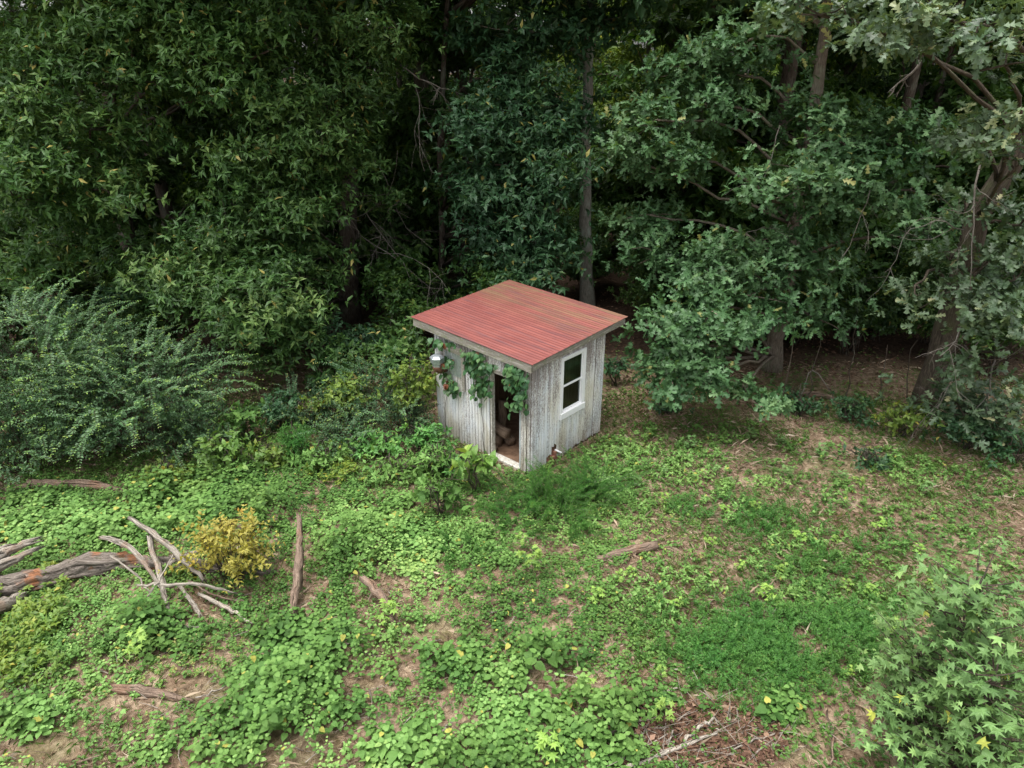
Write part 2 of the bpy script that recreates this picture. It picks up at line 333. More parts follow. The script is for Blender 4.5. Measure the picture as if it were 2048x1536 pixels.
t.bsdf(col, .8, .2, bump=t.math('ADD', t.math('MULTIPLY', wear, -.6), grain), bs=.5, bd=.006); M['paint'] = t.m
t = NT('weathered grey wood'); oc = t.n('ShaderNodeTexCoord').outputs['Object']
g = t.noise(t.mapv(oc, (2.2, 2.2, 60)), 1.0, 7, .7); l2 = t.noise(oc, 9, 5, .7); l3 = t.noise(oc, 30, 4)
col = t.ramp(g, [(.3, (.075, .062, .05)), (.5, (.23, .21, .18)), (.68, (.46, .435, .39))])
col = t.mix(t.ramp(l2, [(.5, (0, 0, 0)), (.6, (.6,) * 3)]), col, (.19, .2, .12)); col = t.mix(t.ramp(l3, [(.6, (0, 0, 0)), (.68, (.7,) * 3)]), col, (.48, .48, .43))
t.bsdf(col, .85, .2, bump=g, bs=.6, bd=.008); M['fascia'] = t.m
t = NT('bare brown boards'); oc = t.n('ShaderNodeNewGeometry').outputs['Position']
g = t.noise(t.mapv(oc, (40, 40, 2)), 1.0, 6, .7); col = t.ramp(g, [(.3, (.09, .055, .036)), (.5, (.22, .145, .095)), (.7, (.36, .25, .165))])
t.bsdf(col, .9, .1, bump=g, bs=.5, bd=.006); M['inner'] = t.m
t = NT('red painted metal'); oc = t.n('ShaderNodeTexCoord').outputs['Object']      # x runs along the ribs
st = t.noise(t.mapv(oc, (1.0, 16, 1)), 1.0, 6, .65); s2 = t.noise(t.mapv(oc, (.7, 2.2, 1)), 1.3, 4); sp = t.noise(oc, 60, 3, .6); fi = t.noise(t.mapv(oc, (3, 55, 1)), 1, 4, .7)
col = t.ramp(t.noise(oc, 2.0, 5), [(.3, (.165, .048, .041)), (.7, (.23, .074, .06))])
col = t.mix(t.ramp(fi, [(.42, (.35,) * 3), (.6, (0, 0, 0))]), col, (.145, .042, .04))
stm = t.math('MULTIPLY', t.ramp(st, [(.46, (0, 0, 0)), (.62, (1, 1, 1))]), t.ramp(s2, [(.40, (0, 0, 0)), (.56, (1, 1, 1))]))
col = t.mix(t.math('MULTIPLY', stm, .75), col, (.095, .045, .05))
sy = t.n('ShaderNodeSeparateXYZ'); t.l(oc, sy.inputs[0])
lic = t.math('MULTIPLY', t.math('SUBTRACT', sy.outputs['Y'], 1.15), 1.1, clamp=True)
lic = t.math('MULTIPLY', lic, t.ramp(t.noise(t.mapv(oc, (.8, 7, 1)), 1.2, 5, .6), [(.40, (0, 0, 0)), (.62, (.8,) * 3)]))
col = t.mix(lic, col, (.165, .115, .06))
vd = t.n('ShaderNodeVectorMath', operation='DISTANCE'); t.l(oc, vd.inputs[0]); vd.inputs[1].default_value = (-2.45, 2.3, .16)
wm = t.math('MULTIPLY', t.ramp(vd.outputs['Value'], [(.15, (1, 1, 1)), (.55, (0, 0, 0))]), t.ramp(sp, [(.62, (0, 0, 0)), (.66, (1, 1, 1))]))
col = t.mix(wm, col, (.7, .68, .64))
t.bsdf(col, .55, .35, bump=sp, bs=.12, bd=.003); M['roof'] = t.m
def plain(name, c0, c1, sc=8, rough=.5, metal=0.0, spec=.4, bs=.15):
    t = NT(name); oc = t.n('ShaderNodeTexCoord').outputs['Object']; n = t.noise(oc, sc, 5, .65)
    t.bsdf(t.ramp(n, [(.35, c0), (.65, c1)]), rough, spec, metal, bump=n, bs=bs, bd=.004); return t.m
M['white'] = plain('white vinyl', (.76, .77, .78), (.82, .82, .82), 14, .4, bs=.03)
M['sillpaint'] = plain('worn white sill', (.34, .31, .25), (.70, .68, .62), 26, .7, bs=.3)
M['galv'] = plain('galvanised metal', (.36, .40, .43), (.58, .62, .66), 20, .38, .7)
M['rust'] = plain('rusty pipe', (.09, .04, .025), (.20, .10, .065), 12, .75, .2)
M['dirt'] = plain('dirt floor', (.13, .075, .045), (.26, .16, .10), 9, .95, bs=.8)
M['brick'] = plain('old brick', (.20, .075, .05), (.34, .17, .12), 22, .9, bs=.5)
M['jamb'] = plain('pale blue jamb', (.34, .40, .42), (.52, .56, .55), 18, .65, bs=.2)
t = NT('window glass'); gl = t.n('ShaderNodeBsdfGlossy'); gl.inputs['Roughness'].default_value = .12; gl.inputs['Color'].default_value = (.9, .95, .95, 1)
tp = t.n('ShaderNodeBsdfTransparent'); tp.inputs['Color'].default_value = (.55, .6, .58, 1); fr = t.n('ShaderNodeFresnel'); fr.inputs['IOR'].default_value = 1.5
mx = t.n('ShaderNodeMixShader'); mx.inputs[0].default_value = .13; t.l(tp.outputs[0], mx.inputs[1]); t.l(gl.outputs[0], mx.inputs[2]); t.l(mx.outputs[0], t.out.inputs[0]); M['glass'] = t.m

# ------------------------------------------------------------------ ground sheet
xs = np.unique(np.concatenate([np.linspace(-250, -16, 14), np.arange(-16, 16.01, .22), np.linspace(16, 250, 14)]))
ys = np.unique(np.concatenate([np.linspace(-120, 2, 8), np.arange(2, 26.01, .22), np.linspace(26, 320, 14)]))
X, Y = np.meshgrid(xs, ys); rg = np.random.default_rng(5)
near = (np.abs(X) < 15.9) & (Y > 2.1) & (Y < 25.9)
Z = gz(X, Y) + np.where(near, (fnoise(X, Y, 2.2, 9) - .5) * .05, 0)
nx, ny = len(xs), len(ys); I = (np.arange(ny - 1)[:, None] * nx + np.arange(nx - 1)[None]).ravel()
F = np.concatenate([np.stack([I, I + 1, I + nx + 1], -1), np.stack([I, I + nx + 1, I + nx], -1)])
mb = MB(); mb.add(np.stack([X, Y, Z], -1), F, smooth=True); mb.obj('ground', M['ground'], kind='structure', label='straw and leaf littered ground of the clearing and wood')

# ------------------------------------------------------------------ the shed
SA = R(42.26); SC = np.array([.326, 10.942, 0.0]); SW, SD = 2.42, 2.12; Z0, SS, ST = 2.228, .036, .041
shed = empty('shed', SC, -SA, label='small white-painted board shed with a red metal lean-to roof', cat='shed')
def sw(u, v, z):                                                     # shed (u left along the front, v back along the side) -> world
    return SC + np.array([-math.cos(SA), math.sin(SA), 0]) * u + np.array([math.sin(SA), math.cos(SA), 0]) * v + np.array([0, 0, z])
def roofz(u, v): return Z0 + SS * u + ST * v
rg = np.random.default_rng(11); rnd = random.Random(4)
def board_obj(parent, axis, p0, p1, zb, zt, mat, name='plank', th=.019, inset=0.0, taper=0.0):
    mb = MB(); hw = (p1 - p0) / 2
    # a board with eased edges, a slightly crooked foot and its own lean
    prof = [(-hw, .0), (-hw, th * .45), (-hw + .009, th), (hw - .009, th), (hw, th * .45), (hw, .0)]
    n = len(prof); V = []
    for z, e in ((zb, 1), (zt, 0)):
        for (s_, o_) in prof:
            zz = z + (rnd.uniform(-.03, .03) if e else taper * s_)
            V.append((s_, -o_ - inset, zz))
    F = []
    for j in range(n - 1): F += [[j, j + 1, n + j + 1], [j, n + j + 1, n + j]]
    F += [[0, j, j + 1][::-1] for j in range(1, n - 1)] + [[n, n + j, n + j + 1] for j in range(1, n - 1)]
    F += [[n - 1, 0, n], [n - 1, n, 2 * n - 1]]
    mb.add(V, F); o = mb.obj(name, mat, parent)
    c = (p0 + p1) / 2
    if axis == 'front': o.location = (-c, 0, 0)
    elif axis == 'side': o.location = (0, c, 0); o.rotation_euler = (0, 0, R(90))
    elif axis == 'left': o.location = (-SW, c, 0); o.rotation_euler = (0, 0, R(-90))
    else: o.location = (-c, SD, 0); o.rotation_euler = (0, 0, R(180))
    o.rotation_euler[1] = 0
    o.delta_location = (0, 0, 0)
    return o
def run(parent, axis, length, bw, segs, mat, topf, botf=lambda s: 0.0, gap=.005):
    n = round(length / bw); bw = length / n; k = 0
    for i in range(n):
        p0, p1 = i * bw + gap / 2 + (.016 if axis == 'side' and i == 25 else 0), (i + 1) * bw - gap / 2; c = (p0 + p1) / 2
        for (zb, zt) in segs(c):
            zb = botf(c) if zb is None else zb
            zt = topf(c) if zt is None else zt
            board_obj(parent, axis, p0, p1, zb, zt, mat, inset=rnd.uniform(0, .005), taper=0)
fw_ = empty('front_wall', parent=shed); sw_ = empty('side_wall', parent=shed); lw_ = empty('end_wall', parent=shed); bw_ = empty('rear_wall', parent=shed)
DOOR = (.245, .925, 1.76)
def fseg(c): return [(DOOR[2] + .075, None)] if DOOR[0] - .03 < c < DOOR[1] + .03 else [(None, None)]
run(fw_, 'front', SW, .076, fseg, M['paint'], lambda u: roofz(u, 0) - .075, lambda u: -.05, gap=.008)
WIN = (.78, 1.50, .83, 2.04)
def sseg(c): return [(None, WIN[2] + .02), (WIN[3] - .02, None)] if WIN[0] + .02 < c < WIN[1] - .02 else [(None, None)]
def sbot(v):
    if .44 < v < .60: return .19
    if .60 <= v < .74: return .34
    if .74 <= v < .80: return .02
    if 1.1 < v: return .03 + .05 * rnd.random()
    return -.04
run(sw_, 'side', SD, .0735, sseg, M['paint'], lambda v: roofz(0, v) - .075, sbot, gap=.007)
run(lw_, 'left', SD, .14, lambda c: [(None, None)], M['inner'], lambda v: roofz(SW, v) - .075, gap=.004)
run(bw_, 'back', SW, .14, lambda c: [(None, None)], M['inner'], lambda u: roofz(u, SD) - .075, gap=.004)
# one board on the side stands away from its neighbour: the dark gap near the back corner
def sbox(name, mat, lo, hi, parent=shed, **k):                       # box in (u, v, z) shed terms
    mb = MB(); c = [-(lo[0] + hi[0]) / 2, (lo[1] + hi[1]) / 2, (lo[2] + hi[2]) / 2]; h = [(hi[i] - lo[i]) / 2 for i in range(3)]
    bev(mb, h); o = mb.obj(name, mat, parent); o.location = c; return o
def bev(mb, h, b=None):                                              # box with small chamfers on its long edges
    b = b or min(.006, min(h) * .4); ax = int(np.argmax(h)); o1, o2 = [i for i in range(3) if i != ax]
    prof = [(-h[o1] + b, -h[o2]), (h[o1] - b, -h[o2]), (h[o1], -h[o2] + b), (h[o1], h[o2] - b), (h[o1] - b, h[o2]), (-h[o1] + b, h[o2]), (-h[o1], h[o2] - b), (-h[o1], -h[o2] + b)]
    V = np.zeros((16, 3))
    for e in range(2):
        for j, (p, q) in enumerate(prof): V[e * 8 + j, ax] = (-1, 1)[e] * h[ax]; V[e * 8 + j, o1] = p; V[e * 8 + j, o2] = q
    F = []
    for j in range(8): k = (j + 1) % 8; F += [[j, k, 8 + k], [j, 8 + k, 8 + j]]
    F += [[0, j + 1, j] for j in range(1, 7)] + [[8, 8 + j, 9 + j] for j in range(1, 7)]
    mb.add(V, F)
door = empty('door_frame', parent=shed)
sbox('jamb', M['sillpaint'], (DOOR[1] - .005, -.026, .06), (DOOR[1] + .03, .07, DOOR[2] + .0), door)
sbox('jamb', M['jamb'], (DOOR[0] - .03, -.022, .06), (DOOR[0] + .005, .09, DOOR[2] + .0), door)
sbox('lintel', M['fascia'], (DOOR[0] - .03, -.032, DOOR[2]), (DOOR[1] + .04, .05, DOOR[2] + .07), door)
sbox('sill', M['sillpaint'], (DOOR[0] - .02, -.055, -.02), (DOOR[1] + .06, .10, .055), door)
sbox('corner_post', M['inner'], (.03, .03, 0), (.11, .11, 2.1)); sbox('corner_post', M['inner'], (SW - .11, .03, 0), (SW - .03, .11, 2.15))
sbox('corner_post', M['inner'], (SW - .11, SD - .11, 0), (SW - .03, SD - .03, 2.2)); sbox('corner_post', M['inner'], (.03, SD - .11, 0), (.11, SD - .03, 2.15))
sbox('floor', M['dirt'], (.03, .03, -.05), (SW - .03, SD - .03, .03))
# fascia boards follow the roof
OR_, OL, OF, OB = .103, .515, .098, .533
def fascia(name, a_, b_, h, th):
    mb = MB(); a_ = np.array(a_); b_ = np.array(b_); L = np.linalg.norm(b_ - a_); bev(mb, [L / 2, th / 2, h / 2])
    o = mb.obj(name, M['fascia'], shed); c = (a_ + b_) / 2; d = b_ - a_
    o.location = (-c[0], c[1], c[2]); o.rotation_euler = Vector((-d[0], d[1], d[2])).to_track_quat('X', 'Z').to_euler(); return o
fascia('fascia', (-OR_ + .02, -OF + .012, roofz(-OR_, -OF) - .095), (SW + OL - .03, -OF + .012, roofz(SW + OL, -OF) - .095), .15, .03)
fascia('fascia', (-OR_ + .018, -OF + .03, roofz(-OR_, -OF) - .08), (-OR_ + .018, SD + OB - .03, roofz(-OR_, SD + OB) - .08), .115, .03)
fascia('fascia', (SW + OL - .05, -OF + .03, roofz(SW + OL, -OF) - .08), (SW + OL - .05, SD + OB - .03, roofz(SW + OL, SD + OB) - .08), .10, .03)
fascia('fascia', (-OR_ + .05, SD + OB - .04, roofz(-OR_, SD + OB) - .08), (SW + OL - .08, SD + OB - .04, roofz(SW + OL, SD + OB) - .08), .10, .03)
for vv in np.linspace(.35, 1.95, 4):
    fascia('rafter', (.1, vv, roofz(.1, vv) - .075), (SW + OL - .08, vv, roofz(SW + OL, vv) - .075), .09, .04)
roof = empty('roof', (0, 0, 0), parent=shed)
vs_ = np.linspace(-OF - .02, SD + OB + .02, 4); nseg = 64
for i in range(3):
    va, vb = vs_[i] - (.03 if i else 0), vs_[i + 1]; pitch = .163
    prof = []
    vv = np.linspace(va, vb, 110)
    ph = ((vv + 5) / pitch) % 1
    hgt = np.where(ph < .14, ph / .14, np.where(ph < .30, 1, np.where(ph < .44, (.44 - ph) / .14, 0))) * .0065
    hgt += np.where((ph > .62) & (ph < .82), .002, 0)
    us = np.linspace(-OR_ - .02, SW + OL + .02, 9)
    UU, VV = np.meshgrid(us, vv, indexing='ij'); HH = hgt[None] + np.zeros_like(UU)
    wav = (rg.random((9, 1)) - .5) * .006
    top = np.stack([-UU, VV, roofz(UU, VV) + HH + .004 + i * .0015 + wav * 0], -1).reshape(-1, 3); bot = top - np.array([0, 0, .0012])
    m_ = len(vv); Ii = (np.arange(8)[:, None] * m_ + np.arange(m_ - 1)[None]).ravel(); nT = len(top)
    Ft = np.concatenate([np.stack([Ii, Ii + m_, Ii + m_ + 1], -1), np.stack([Ii, Ii + m_ + 1, Ii + 1], -1)])
    mb = MB(); mb.add(np.vstack([top, bot]), np.vstack([Ft[:, ::-1], Ft + nT])); mb.obj('roof_sheet', M['roof'], roof)
# window
win = empty('window', parent=shed)
va, vb, za, zb = WIN; fwid = .062
sbox('frame', M['white'], (-.048, va, za), (.02, va + fwid, zb), win); sbox('frame', M['white'], (-.048, vb - fwid - .02, za), (.02, vb, zb), win)
sbox('frame', M['white'], (-.046, va + fwid, zb - fwid), (.02, vb - fwid - .02, zb), win)
sbox('window_sill', M['white'], (-.062, va - .005, za - .015), (.02, vb + .005, za + .105), win)
zm = (za + zb) / 2 + .02
def sash(u0, z0, z1, glassu):
    s = empty('sash', parent=win)
    sbox('stile', M['white'], (u0, va + fwid, z0), (u0 + .022, va + fwid + .028, z1), s); sbox('stile', M['white'], (u0, vb - fwid - .048, z0), (u0 + .022, vb - fwid - .02, z1), s)
    sbox('rail', M['white'], (u0 - .001, va + fwid + .028, z0), (u0 + .021, vb - fwid - .048, z0 + .04), s); sbox('rail', M['white'], (u0 - .001, va + fwid + .028, z1 - .03), (u0 + .021, vb - fwid - .048, z1), s)
    sbox('pane', M['glass'], (u0 + .009, va + fwid + .02, z0 + .03), (u0 + .013, vb - fwid - .04, z1 - .02), s)
sash(-.022, zm - .02, zb - fwid, 0); sash(-.006, za + .105, zm + .02, 0)
# patch of corrugated tin with its two trim boards, and the stove pipe
mb = MB(); uu = np.linspace(1.66, 2.10, 60); hh = .015 * np.sin(uu / .062 * 2 * np.pi)
V = np.array([[-u, -.034 + h, z] for z in (1.40, 1.90) for u, h in zip(uu, hh)] + [[-u, -.030 + h, z] for z in (1.40, 1.90) for u, h in zip(uu, hh)])
j = np.arange(59); F = np.concatenate([np.stack([j, j + 60, j + 61], -1), np.stack([j, j + 61, j + 1], -1)]); mb.add(V, np.vstack([F, F[:, ::-1] + 120]), smooth=True)
mb.obj('tin_patch', M['galv'], shed)
sbox('trim_board', M['fascia'], (1.585, -.052, 1.16), (1.665, -.026, 1.86)); sbox('trim_board', M['fascia'], (1.56, -.055, 1.865), (2.13, -.028, 2.0))
pipe = empty('stove_pipe', (-2.13, -.02, 1.5), parent=shed)
mb = MB(); th = np.linspace(0, R(90), 7); rr_ = .10
pts = [[0, .06, 0]] + [[0, -.10 - rr_ * math.sin(q) * 1.0, -.0 + rr_ * (1 - math.cos(q))] for q in th]
tube(mb, pts, [.095] * 8, 14, rg, 0.03); mb.obj('elbow', M['rust'], pipe)
mb = MB(); tube(mb, [[0, -.2, .09], [0, -.2, .15], [0, -.2, .155], [0, -.2, .26], [0, -.2, .30]], [.10, .10, .125, .14, .10], 6); o = mb.obj('cowl', M['galv'], pipe)
for p in o.data.polygons: p.use_smooth = False
# bricks and a broken pipe end showing in the rotted corner of the side wall
for (v_, z_) in ((.50, .0), (.60, .06), (.68, .0), (.66, .14)):
    sbox('brick', M['brick'], (-.03, v_, z_ - .02), (.06, v_ + .12, z_ + .05))
mb = MB(); tube(mb, [sw(.02, .72, .20) - SC, sw(-.10, .78, .15) - SC], [.02, .02], 8); o = mb.obj('drain_pipe', M['white'], shed); o.matrix_parent_inverse = Matrix.Rotation(SA, 4, 'Z')

# firewood inside the shed
def log_obj(name, pts, rads, mat, seed, sides=14, rough=.25, ragged=.05, n=10, jit=.01, strands=8, **k):
    r = np.random.default_rng(seed); base = np.array(pts[0], float); q = curve(np.array(pts, float) - base, n, r, jit)
    rad = np.interp(np.linspace(0, 1, n), np.linspace(0, 1, len(rads)), rads)
    mb = MB(); tube(mb, q, rad * (.86 if strands else 1), sides, r, rough, ragged)
    for i in range(strands):
        a0 = r.uniform(-.06, .55); a1 = a0 + r.uniform(.25, .6); tt = np.linspace(max(a0, -.05), min(a1, 1.06), 7); ii = np.clip(tt, 0, 1) * (n - 1)
        P = np.stack([np.interp(ii, np.arange(n), q[:, c]) for c in range(3)], -1); T = nrm(np.gradient(q, axis=0))[np.clip(ii.astype(int), 0, n - 1)]; P = P + T * ((tt - np.clip(tt, 0, 1))[:, None] * np.linalg.norm(q[-1] - q[0]))
        e = nrm(np.cross(T, r.normal(size=3)[None])); rr_ = np.interp(ii, np.arange(n), rad)
        tube(mb, P + e * rr_[:, None] * r.uniform(.55, .95) + r.normal(0, .004, P.shape), rr_ * r.uniform(.14, .34) * np.array([.3, .9, 1, 1, 1, .8, .25]), 6, r, .5, .04)
    o = mb.obj(name, mat, **k); o.location = base; return o
for (a_, b_, r_, lab) in [((966, 838, .40), (1016, 868, .36), .105, 'split firewood log on top of the pile inside the shed door'),
                          ((955, 858, .16), (1000, 882, .14), .115, 'round firewood log lying end-on at the bottom of the shed pile'),
                          ((1000, 858, .13), (1022, 884, .12), .10, 'firewood log lowest and deepest in the shed pile'),
                          ((955, 885, .10), (992, 900, .09), .085, 'short firewood log just behind the shed door jamb'),
                          ((1004, 862, .05), (1006, 806, .65), .085, 'upright log standing in the dark of the shed')]:
    a_, b_ = gnd(*a_), gnd(*b_)
    if 'upright' in lab: b_ = np.array([a_[0] + .02, a_[1] + .03, .72])
    log_obj('firewood_log', [a_, b_], [r_, r_ * .95], M['firewood'], int(r_ * 900), label=lab, cat='log', group='firewood inside the shed', n=6, ragged=.01, rough=.12, strands=0)

# ------------------------------------------------------------------ trees
def tree(name, label, cat, trunk_px, trunk_r, pads, species, mat, bark, seed, tmpl, L, wr, k=6, lai=2.6, upper=(), thick=.022, group=None, dead=(), val=.5, droop=.3, flare=1.5):
    rng = np.random.default_rng(seed)
    tp = np.array([at(*p) for p in trunk_px]); base = tp[0].copy(); base[2] = float(gz(base[0], base[1])) - .1
    tp[0] = base
    root = empty(name, base, label=label, cat=cat, group=group)
    wood = MB(); q = curve(tp - base, 16, rng, trunk_r * .12); rr = np.linspace(1, .45, 16); rr[0] = flare; rr[1] = 1 + (flare - 1) * .3
    tube(wood, q, trunk_r * rr, 12, rng, .12)
    crown = MB()
    def attach(c):
        d = np.linalg.norm((q - c)[:, :2], axis=1); zt = c[2] - .35 * d
        i = int(np.argmin(np.abs(q[:, 2] - np.maximum(zt, .4)))); return q[i]
    for p in pads:
        px, py, Yd, rx, rz = p[:5]; c = at(px, py, Yd) - base; s = np.linalg.norm(c + base - np.array([0, 0, CAM_H])) / FPX
        rv = np.array([rx * s * .84, rx * s * .72, rz * s * 1.22])
        bough(crown, wood, attach(c), c, rv, L, wr, tmpl, rng, k, lai, val=val + (p[5] if len(p) > 5 else 0), thick=thick, droop=droop)
    for c, r_ in upper:
        c = np.array(c, float) - base
        bough(crown, wood, attach(c), c, np.array(r_, float), .30, .5, KITE, rng, 6, 3.0, thick=.04)
    wood.obj('trunk', bark, root); crown.obj('crown', mat, root, kind='stuff')
    for (p0, p1, rad) in dead:
        dm = MB(); a_ = at(*p0) - base; b_ = at(*p1) - base; dead_branch(dm, a_, b_ - a_, np.linalg.norm(b_ - a_), rad * .62, rng); dm.obj('dead_branch', M['twig'], root)
    return root
def up(x0, x1, y0, y1, z0, z1, n, seed):  # coarse boughs above the view, unseen, added to shade the inside of the wood
    r = np.random.default_rng(seed)
    return [((r.uniform(x0, x1), r.uniform(y0, y1), r.uniform(z0, z1)), (r.uniform(1.3, 2.0), r.uniform(1.2, 1.8), r.uniform(.5, .9))) for _ in range(n)]
tree('hickory_tree', 'leafy hickory with a dark trunk filling the upper left of the wood edge', 'tree',
     [(262, 620, 19.5), (252, 450, 19.5), (228, 310, 19.6), (216, 150, 19.8), (205, -60, 20), (200, -420, 20.2)], .24,
     [(110, 50, 16.5, 120, 45), (50, 150, 15.5, 110, 50), (330, 50, 17, 150, 45), (440, 120, 16.3, 130, 55), (540, 100, 16.2, 100, 50), (250, 160, 16, 130, 50),
      (180, 260, 15.6, 120, 45), (130, 330, 15, 130, 50), (190, 380, 15, 90, 40), (25, 390, 14, 85, 50), (420, 200, 16.6, 90, 45), 
      (40, 500, 15, 110, 40), (170, 470, 16, 90, 35), (20, 220, 14.5, 70, 40), (200, 60, 15.8, 100, 50), (90, 420, 15.2, 90, 40)],
     'hickory', M['hickory'], M['bark'], 21, LANCE, .155, .36, k=6, lai=2.7, upper=up(-15, -7, 15, 21, 8.2, 13.5, 22, 1), dead=[((440, 370, 16.5), (500, 470, 15.5), .018)])
tree('hickory_tree', 'hickory with a thick dark trunk and low boughs drooping beside the shed', 'tree',
     [(697, 650, 19.2), (697, 500, 19.2), (692, 300, 19.3), (694, 100, 19.5), (700, -80, 19.7), (705, -420, 20)], .29,
     [(600, 230, 16.6, 120, 50), (640, 310, 16, 110, 50), (540, 290, 16, 110, 45), (520, 380, 15.8, 120, 40), (640, 400, 16, 90, 45), (600, 440, 15.6, 80, 40), (450, 470, 15.5, 110, 40),
      (330, 540, 15, 130, 40), (440, 560, 14.6, 130, 45), (540, 580, 14.4, 120, 50), (480, 630, 14.2, 120, 40), (600, 640, 14.3, 80, 45), (560, 700, 14.2, 80, 35), (640, 720, 14.3, 70, 40), (660, 775, 14.2, 45, 30),
      (330, 610, 14.8, 70, 30), (720, 220, 17.2, 80, 45), (740, 140, 17.4, 100, 45), (800, 60, 17.6, 110, 45), (720, 320, 17.2, 60, 40), (760, 410, 17.6, 45, 40), (650, 130, 17.4, 90, 40), (620, 30, 17, 120, 40),
      (620, 520, 16, 70, 35), (600, 555, 15.2, 60, 40)],
     'hickory', M['hickory'], M['bark'], 22, LANCE, .155, .36, k=6, lai=2.7, upper=up(-8, -1.5, 15.5, 21, 8.2, 14, 22, 2),
     dead=[((700, 380, 18), (860, 520, 16.8), .022), ((700, 440, 18), (900, 440, 17), .02), ((720, 470, 17.5), (880, 600, 16.5), .02), ((800, 130, 18), (900, 190, 17), .03), ((740, 560, 17), (800, 620, 16.2), .016), ((730, 300, 18), (880, 420, 16.8), .018), ((740, 500, 17.8), (930, 570, 16.6), .02), ((830, 170, 18), (905, 330, 17), .02), ((600, 420, 16), (700, 470, 15.4), .014)])
tree('maple_tree', 'slender tree with dark palmate foliage hanging right behind the shed', 'tree',
     [(886, 640, 19.8), (884, 480, 19.8), (880, 300, 19.8), (890, 100, 20), (900, -100, 20), (900, -380, 20)], .10,
     [(1040, 220, 18, 150, 45), (960, 270, 17.8, 110, 45), (1080, 290, 17.5, 120, 45), (1095, 240, 17.8, 70, 40), (940, 370, 17.6, 100, 40), (1040, 370, 17.3, 110, 40), (1085, 420, 17.2, 65, 40),
      (980, 450, 17.3, 100, 40), (1060, 480, 17.2, 95, 45), (980, 520, 17, 90, 35), (1060, 545, 17, 90, 30), (1060, 140, 18.8, 110, 40), (1010, 330, 17.5, 90, 35), (950, 440, 17.8, 50, 30)],
     'maple', M['maple'], M['bark'], 23, LANCE, .165, .42, k=5, upper=up(-2.5, 2.5, 17, 21, 8.5, 13, 14, 3), val=.5)
tree('straight_tree', 'tall straight tree with a lichen-spotted grey trunk rising behind the shed roof', 'tree',
     [(1172, 650, 19.6), (1172, 500, 19.6), (1170, 350, 19.7), (1176, 180, 19.8), (1186, 0, 20), (1200, -380, 20.2)], .19,
     [(1100, 60, 18.8, 100, 40), (1010, 60, 19, 110, 40), (1200, 40, 19.2, 90, 35)],
     'maple', M['maple'], M['bark_lichen'], 24, LANCE, .2, .42, k=5, upper=up(1, 6, 17, 21, 9, 13, 14, 4), val=.55)
tree('oak_tree', 'oak with low sweeping boughs almost touching the ground right of the shed', 'tree',
     [(1540, 745, 15.6), (1560, 640, 15.7), (1588, 450, 15.9), (1625, 250, 16.2), (1650, 60, 16.5), (1670, -300, 16.8)], .20,
     [(1310, 240, 16.2, 95, 45, .05), (1390, 130, 16.6, 130, 45, .05), (1480, 90, 16.4, 110, 45), (1400, 210, 16, 110, 40, .08), (1330, 320, 15.8, 100, 35), (1290, 330, 16.4, 75, 35),
      (1300, 430, 16.4, 80, 40), (1310, 510, 16.2, 80, 30), (1500, 490, 14.6, 130, 35, .05), (1590, 540, 14.2, 110, 40), (1430, 550, 14.4, 90, 35), (1490, 590, 14, 105, 35), (1640, 640, 14, 55, 30),
      (1420, 630, 13.1, 110, 35), (1370, 695, 12.7, 100, 35), (1450, 690, 12.7, 75, 38), (1330, 752, 12.2, 80, 28), (1425, 752, 12.1, 105, 32), (1495, 790, 12.0, 75, 26), (1290, 650, 13.6, 40, 20),
      (1620, 350, 14.4, 140, 32, .05), (1540, 390, 14.2, 70, 25), (1690, 290, 14.8, 130, 35), (1780, 290, 14.8, 110, 40), (1730, 390, 14.2, 110, 40), (1820, 380, 14.4, 80, 40), (1850, 470, 14, 60, 45), (1600, 230, 15.6, 90, 35)],
     'oak', M['oak'], M['bark_oak_pale'], 25, OAK, .18, .6, k=6, lai=2.3, upper=up(4, 10, 14.5, 19, 8.2, 13, 16, 5),
     dead=[((1740, 380, 13.6), (1700, 510, 13), .018), ((1560, 250, 14.8), (1520, 380, 14.2), .014), ((1480, 470, 15), (1560, 420, 14), .013)])
tree('oak_tree', 'old oak with a leaning mossy trunk and pale hanging leaves at the clearing edge', 'tree',
     [(1852, 822, 13.5), (1885, 690, 13.5), (1925, 540, 13.4), (1975, 400, 13.3), (2060, 270, 13.1), (2200, 60, 13), (2300, -250, 13)], .27,
     [(1640, 30, 11.4, 110, 35, .1), (1740, 50, 11.2, 120, 40, .1), (1850, 20, 11, 110, 35), (1960, 40, 10.6, 90, 40), (2010, 130, 10.4, 70, 50, .08), (2010, 240, 10.4, 60, 50, .08), (1950, 280, 11, 50, 40), (2030, 340, 10.4, 60, 40, .05),
      (1880, 590, 12.2, 70, 32), (1980, 620, 11.6, 90, 35), (2020, 700, 11.4, 70, 40), (1960, 740, 11.6, 60, 30), (1930, 830, 11.8, 90, 30, -.1), (2010, 830, 11.6, 90, 40, -.1), (1830, 570, 12.4, 40, 30), (2030, 560, 11.8, 60, 60, -.1), (2040, 450, 12.2, 60, 50, -.1), (1930, 420, 12.6, 50, 35, -.1), (1900, 520, 12.6, 40, 35), (1960, 540, 12.3, 50, 40)],
     'oak', M['oakpale'], M['bark_oak'], 26, OAK, .17, .64, k=5, lai=1.7, upper=up(8, 14, 11, 16, 8.6, 12, 7, 6),
     dead=[((1960, 330, 12), (1890, 560, 11.2), .03), ((1990, 600, 12), (1850, 640, 11.2), .025), ((1930, 460, 12.6), (1830, 380, 11.6), .02), ((1990, 720, 12), (1960, 830, 11.2), .03), ((1960, 680, 12), (1770, 800, 11.6), .02), ((1840, 120, 12), (1810, 200, 12), .04)], flare=1.35)

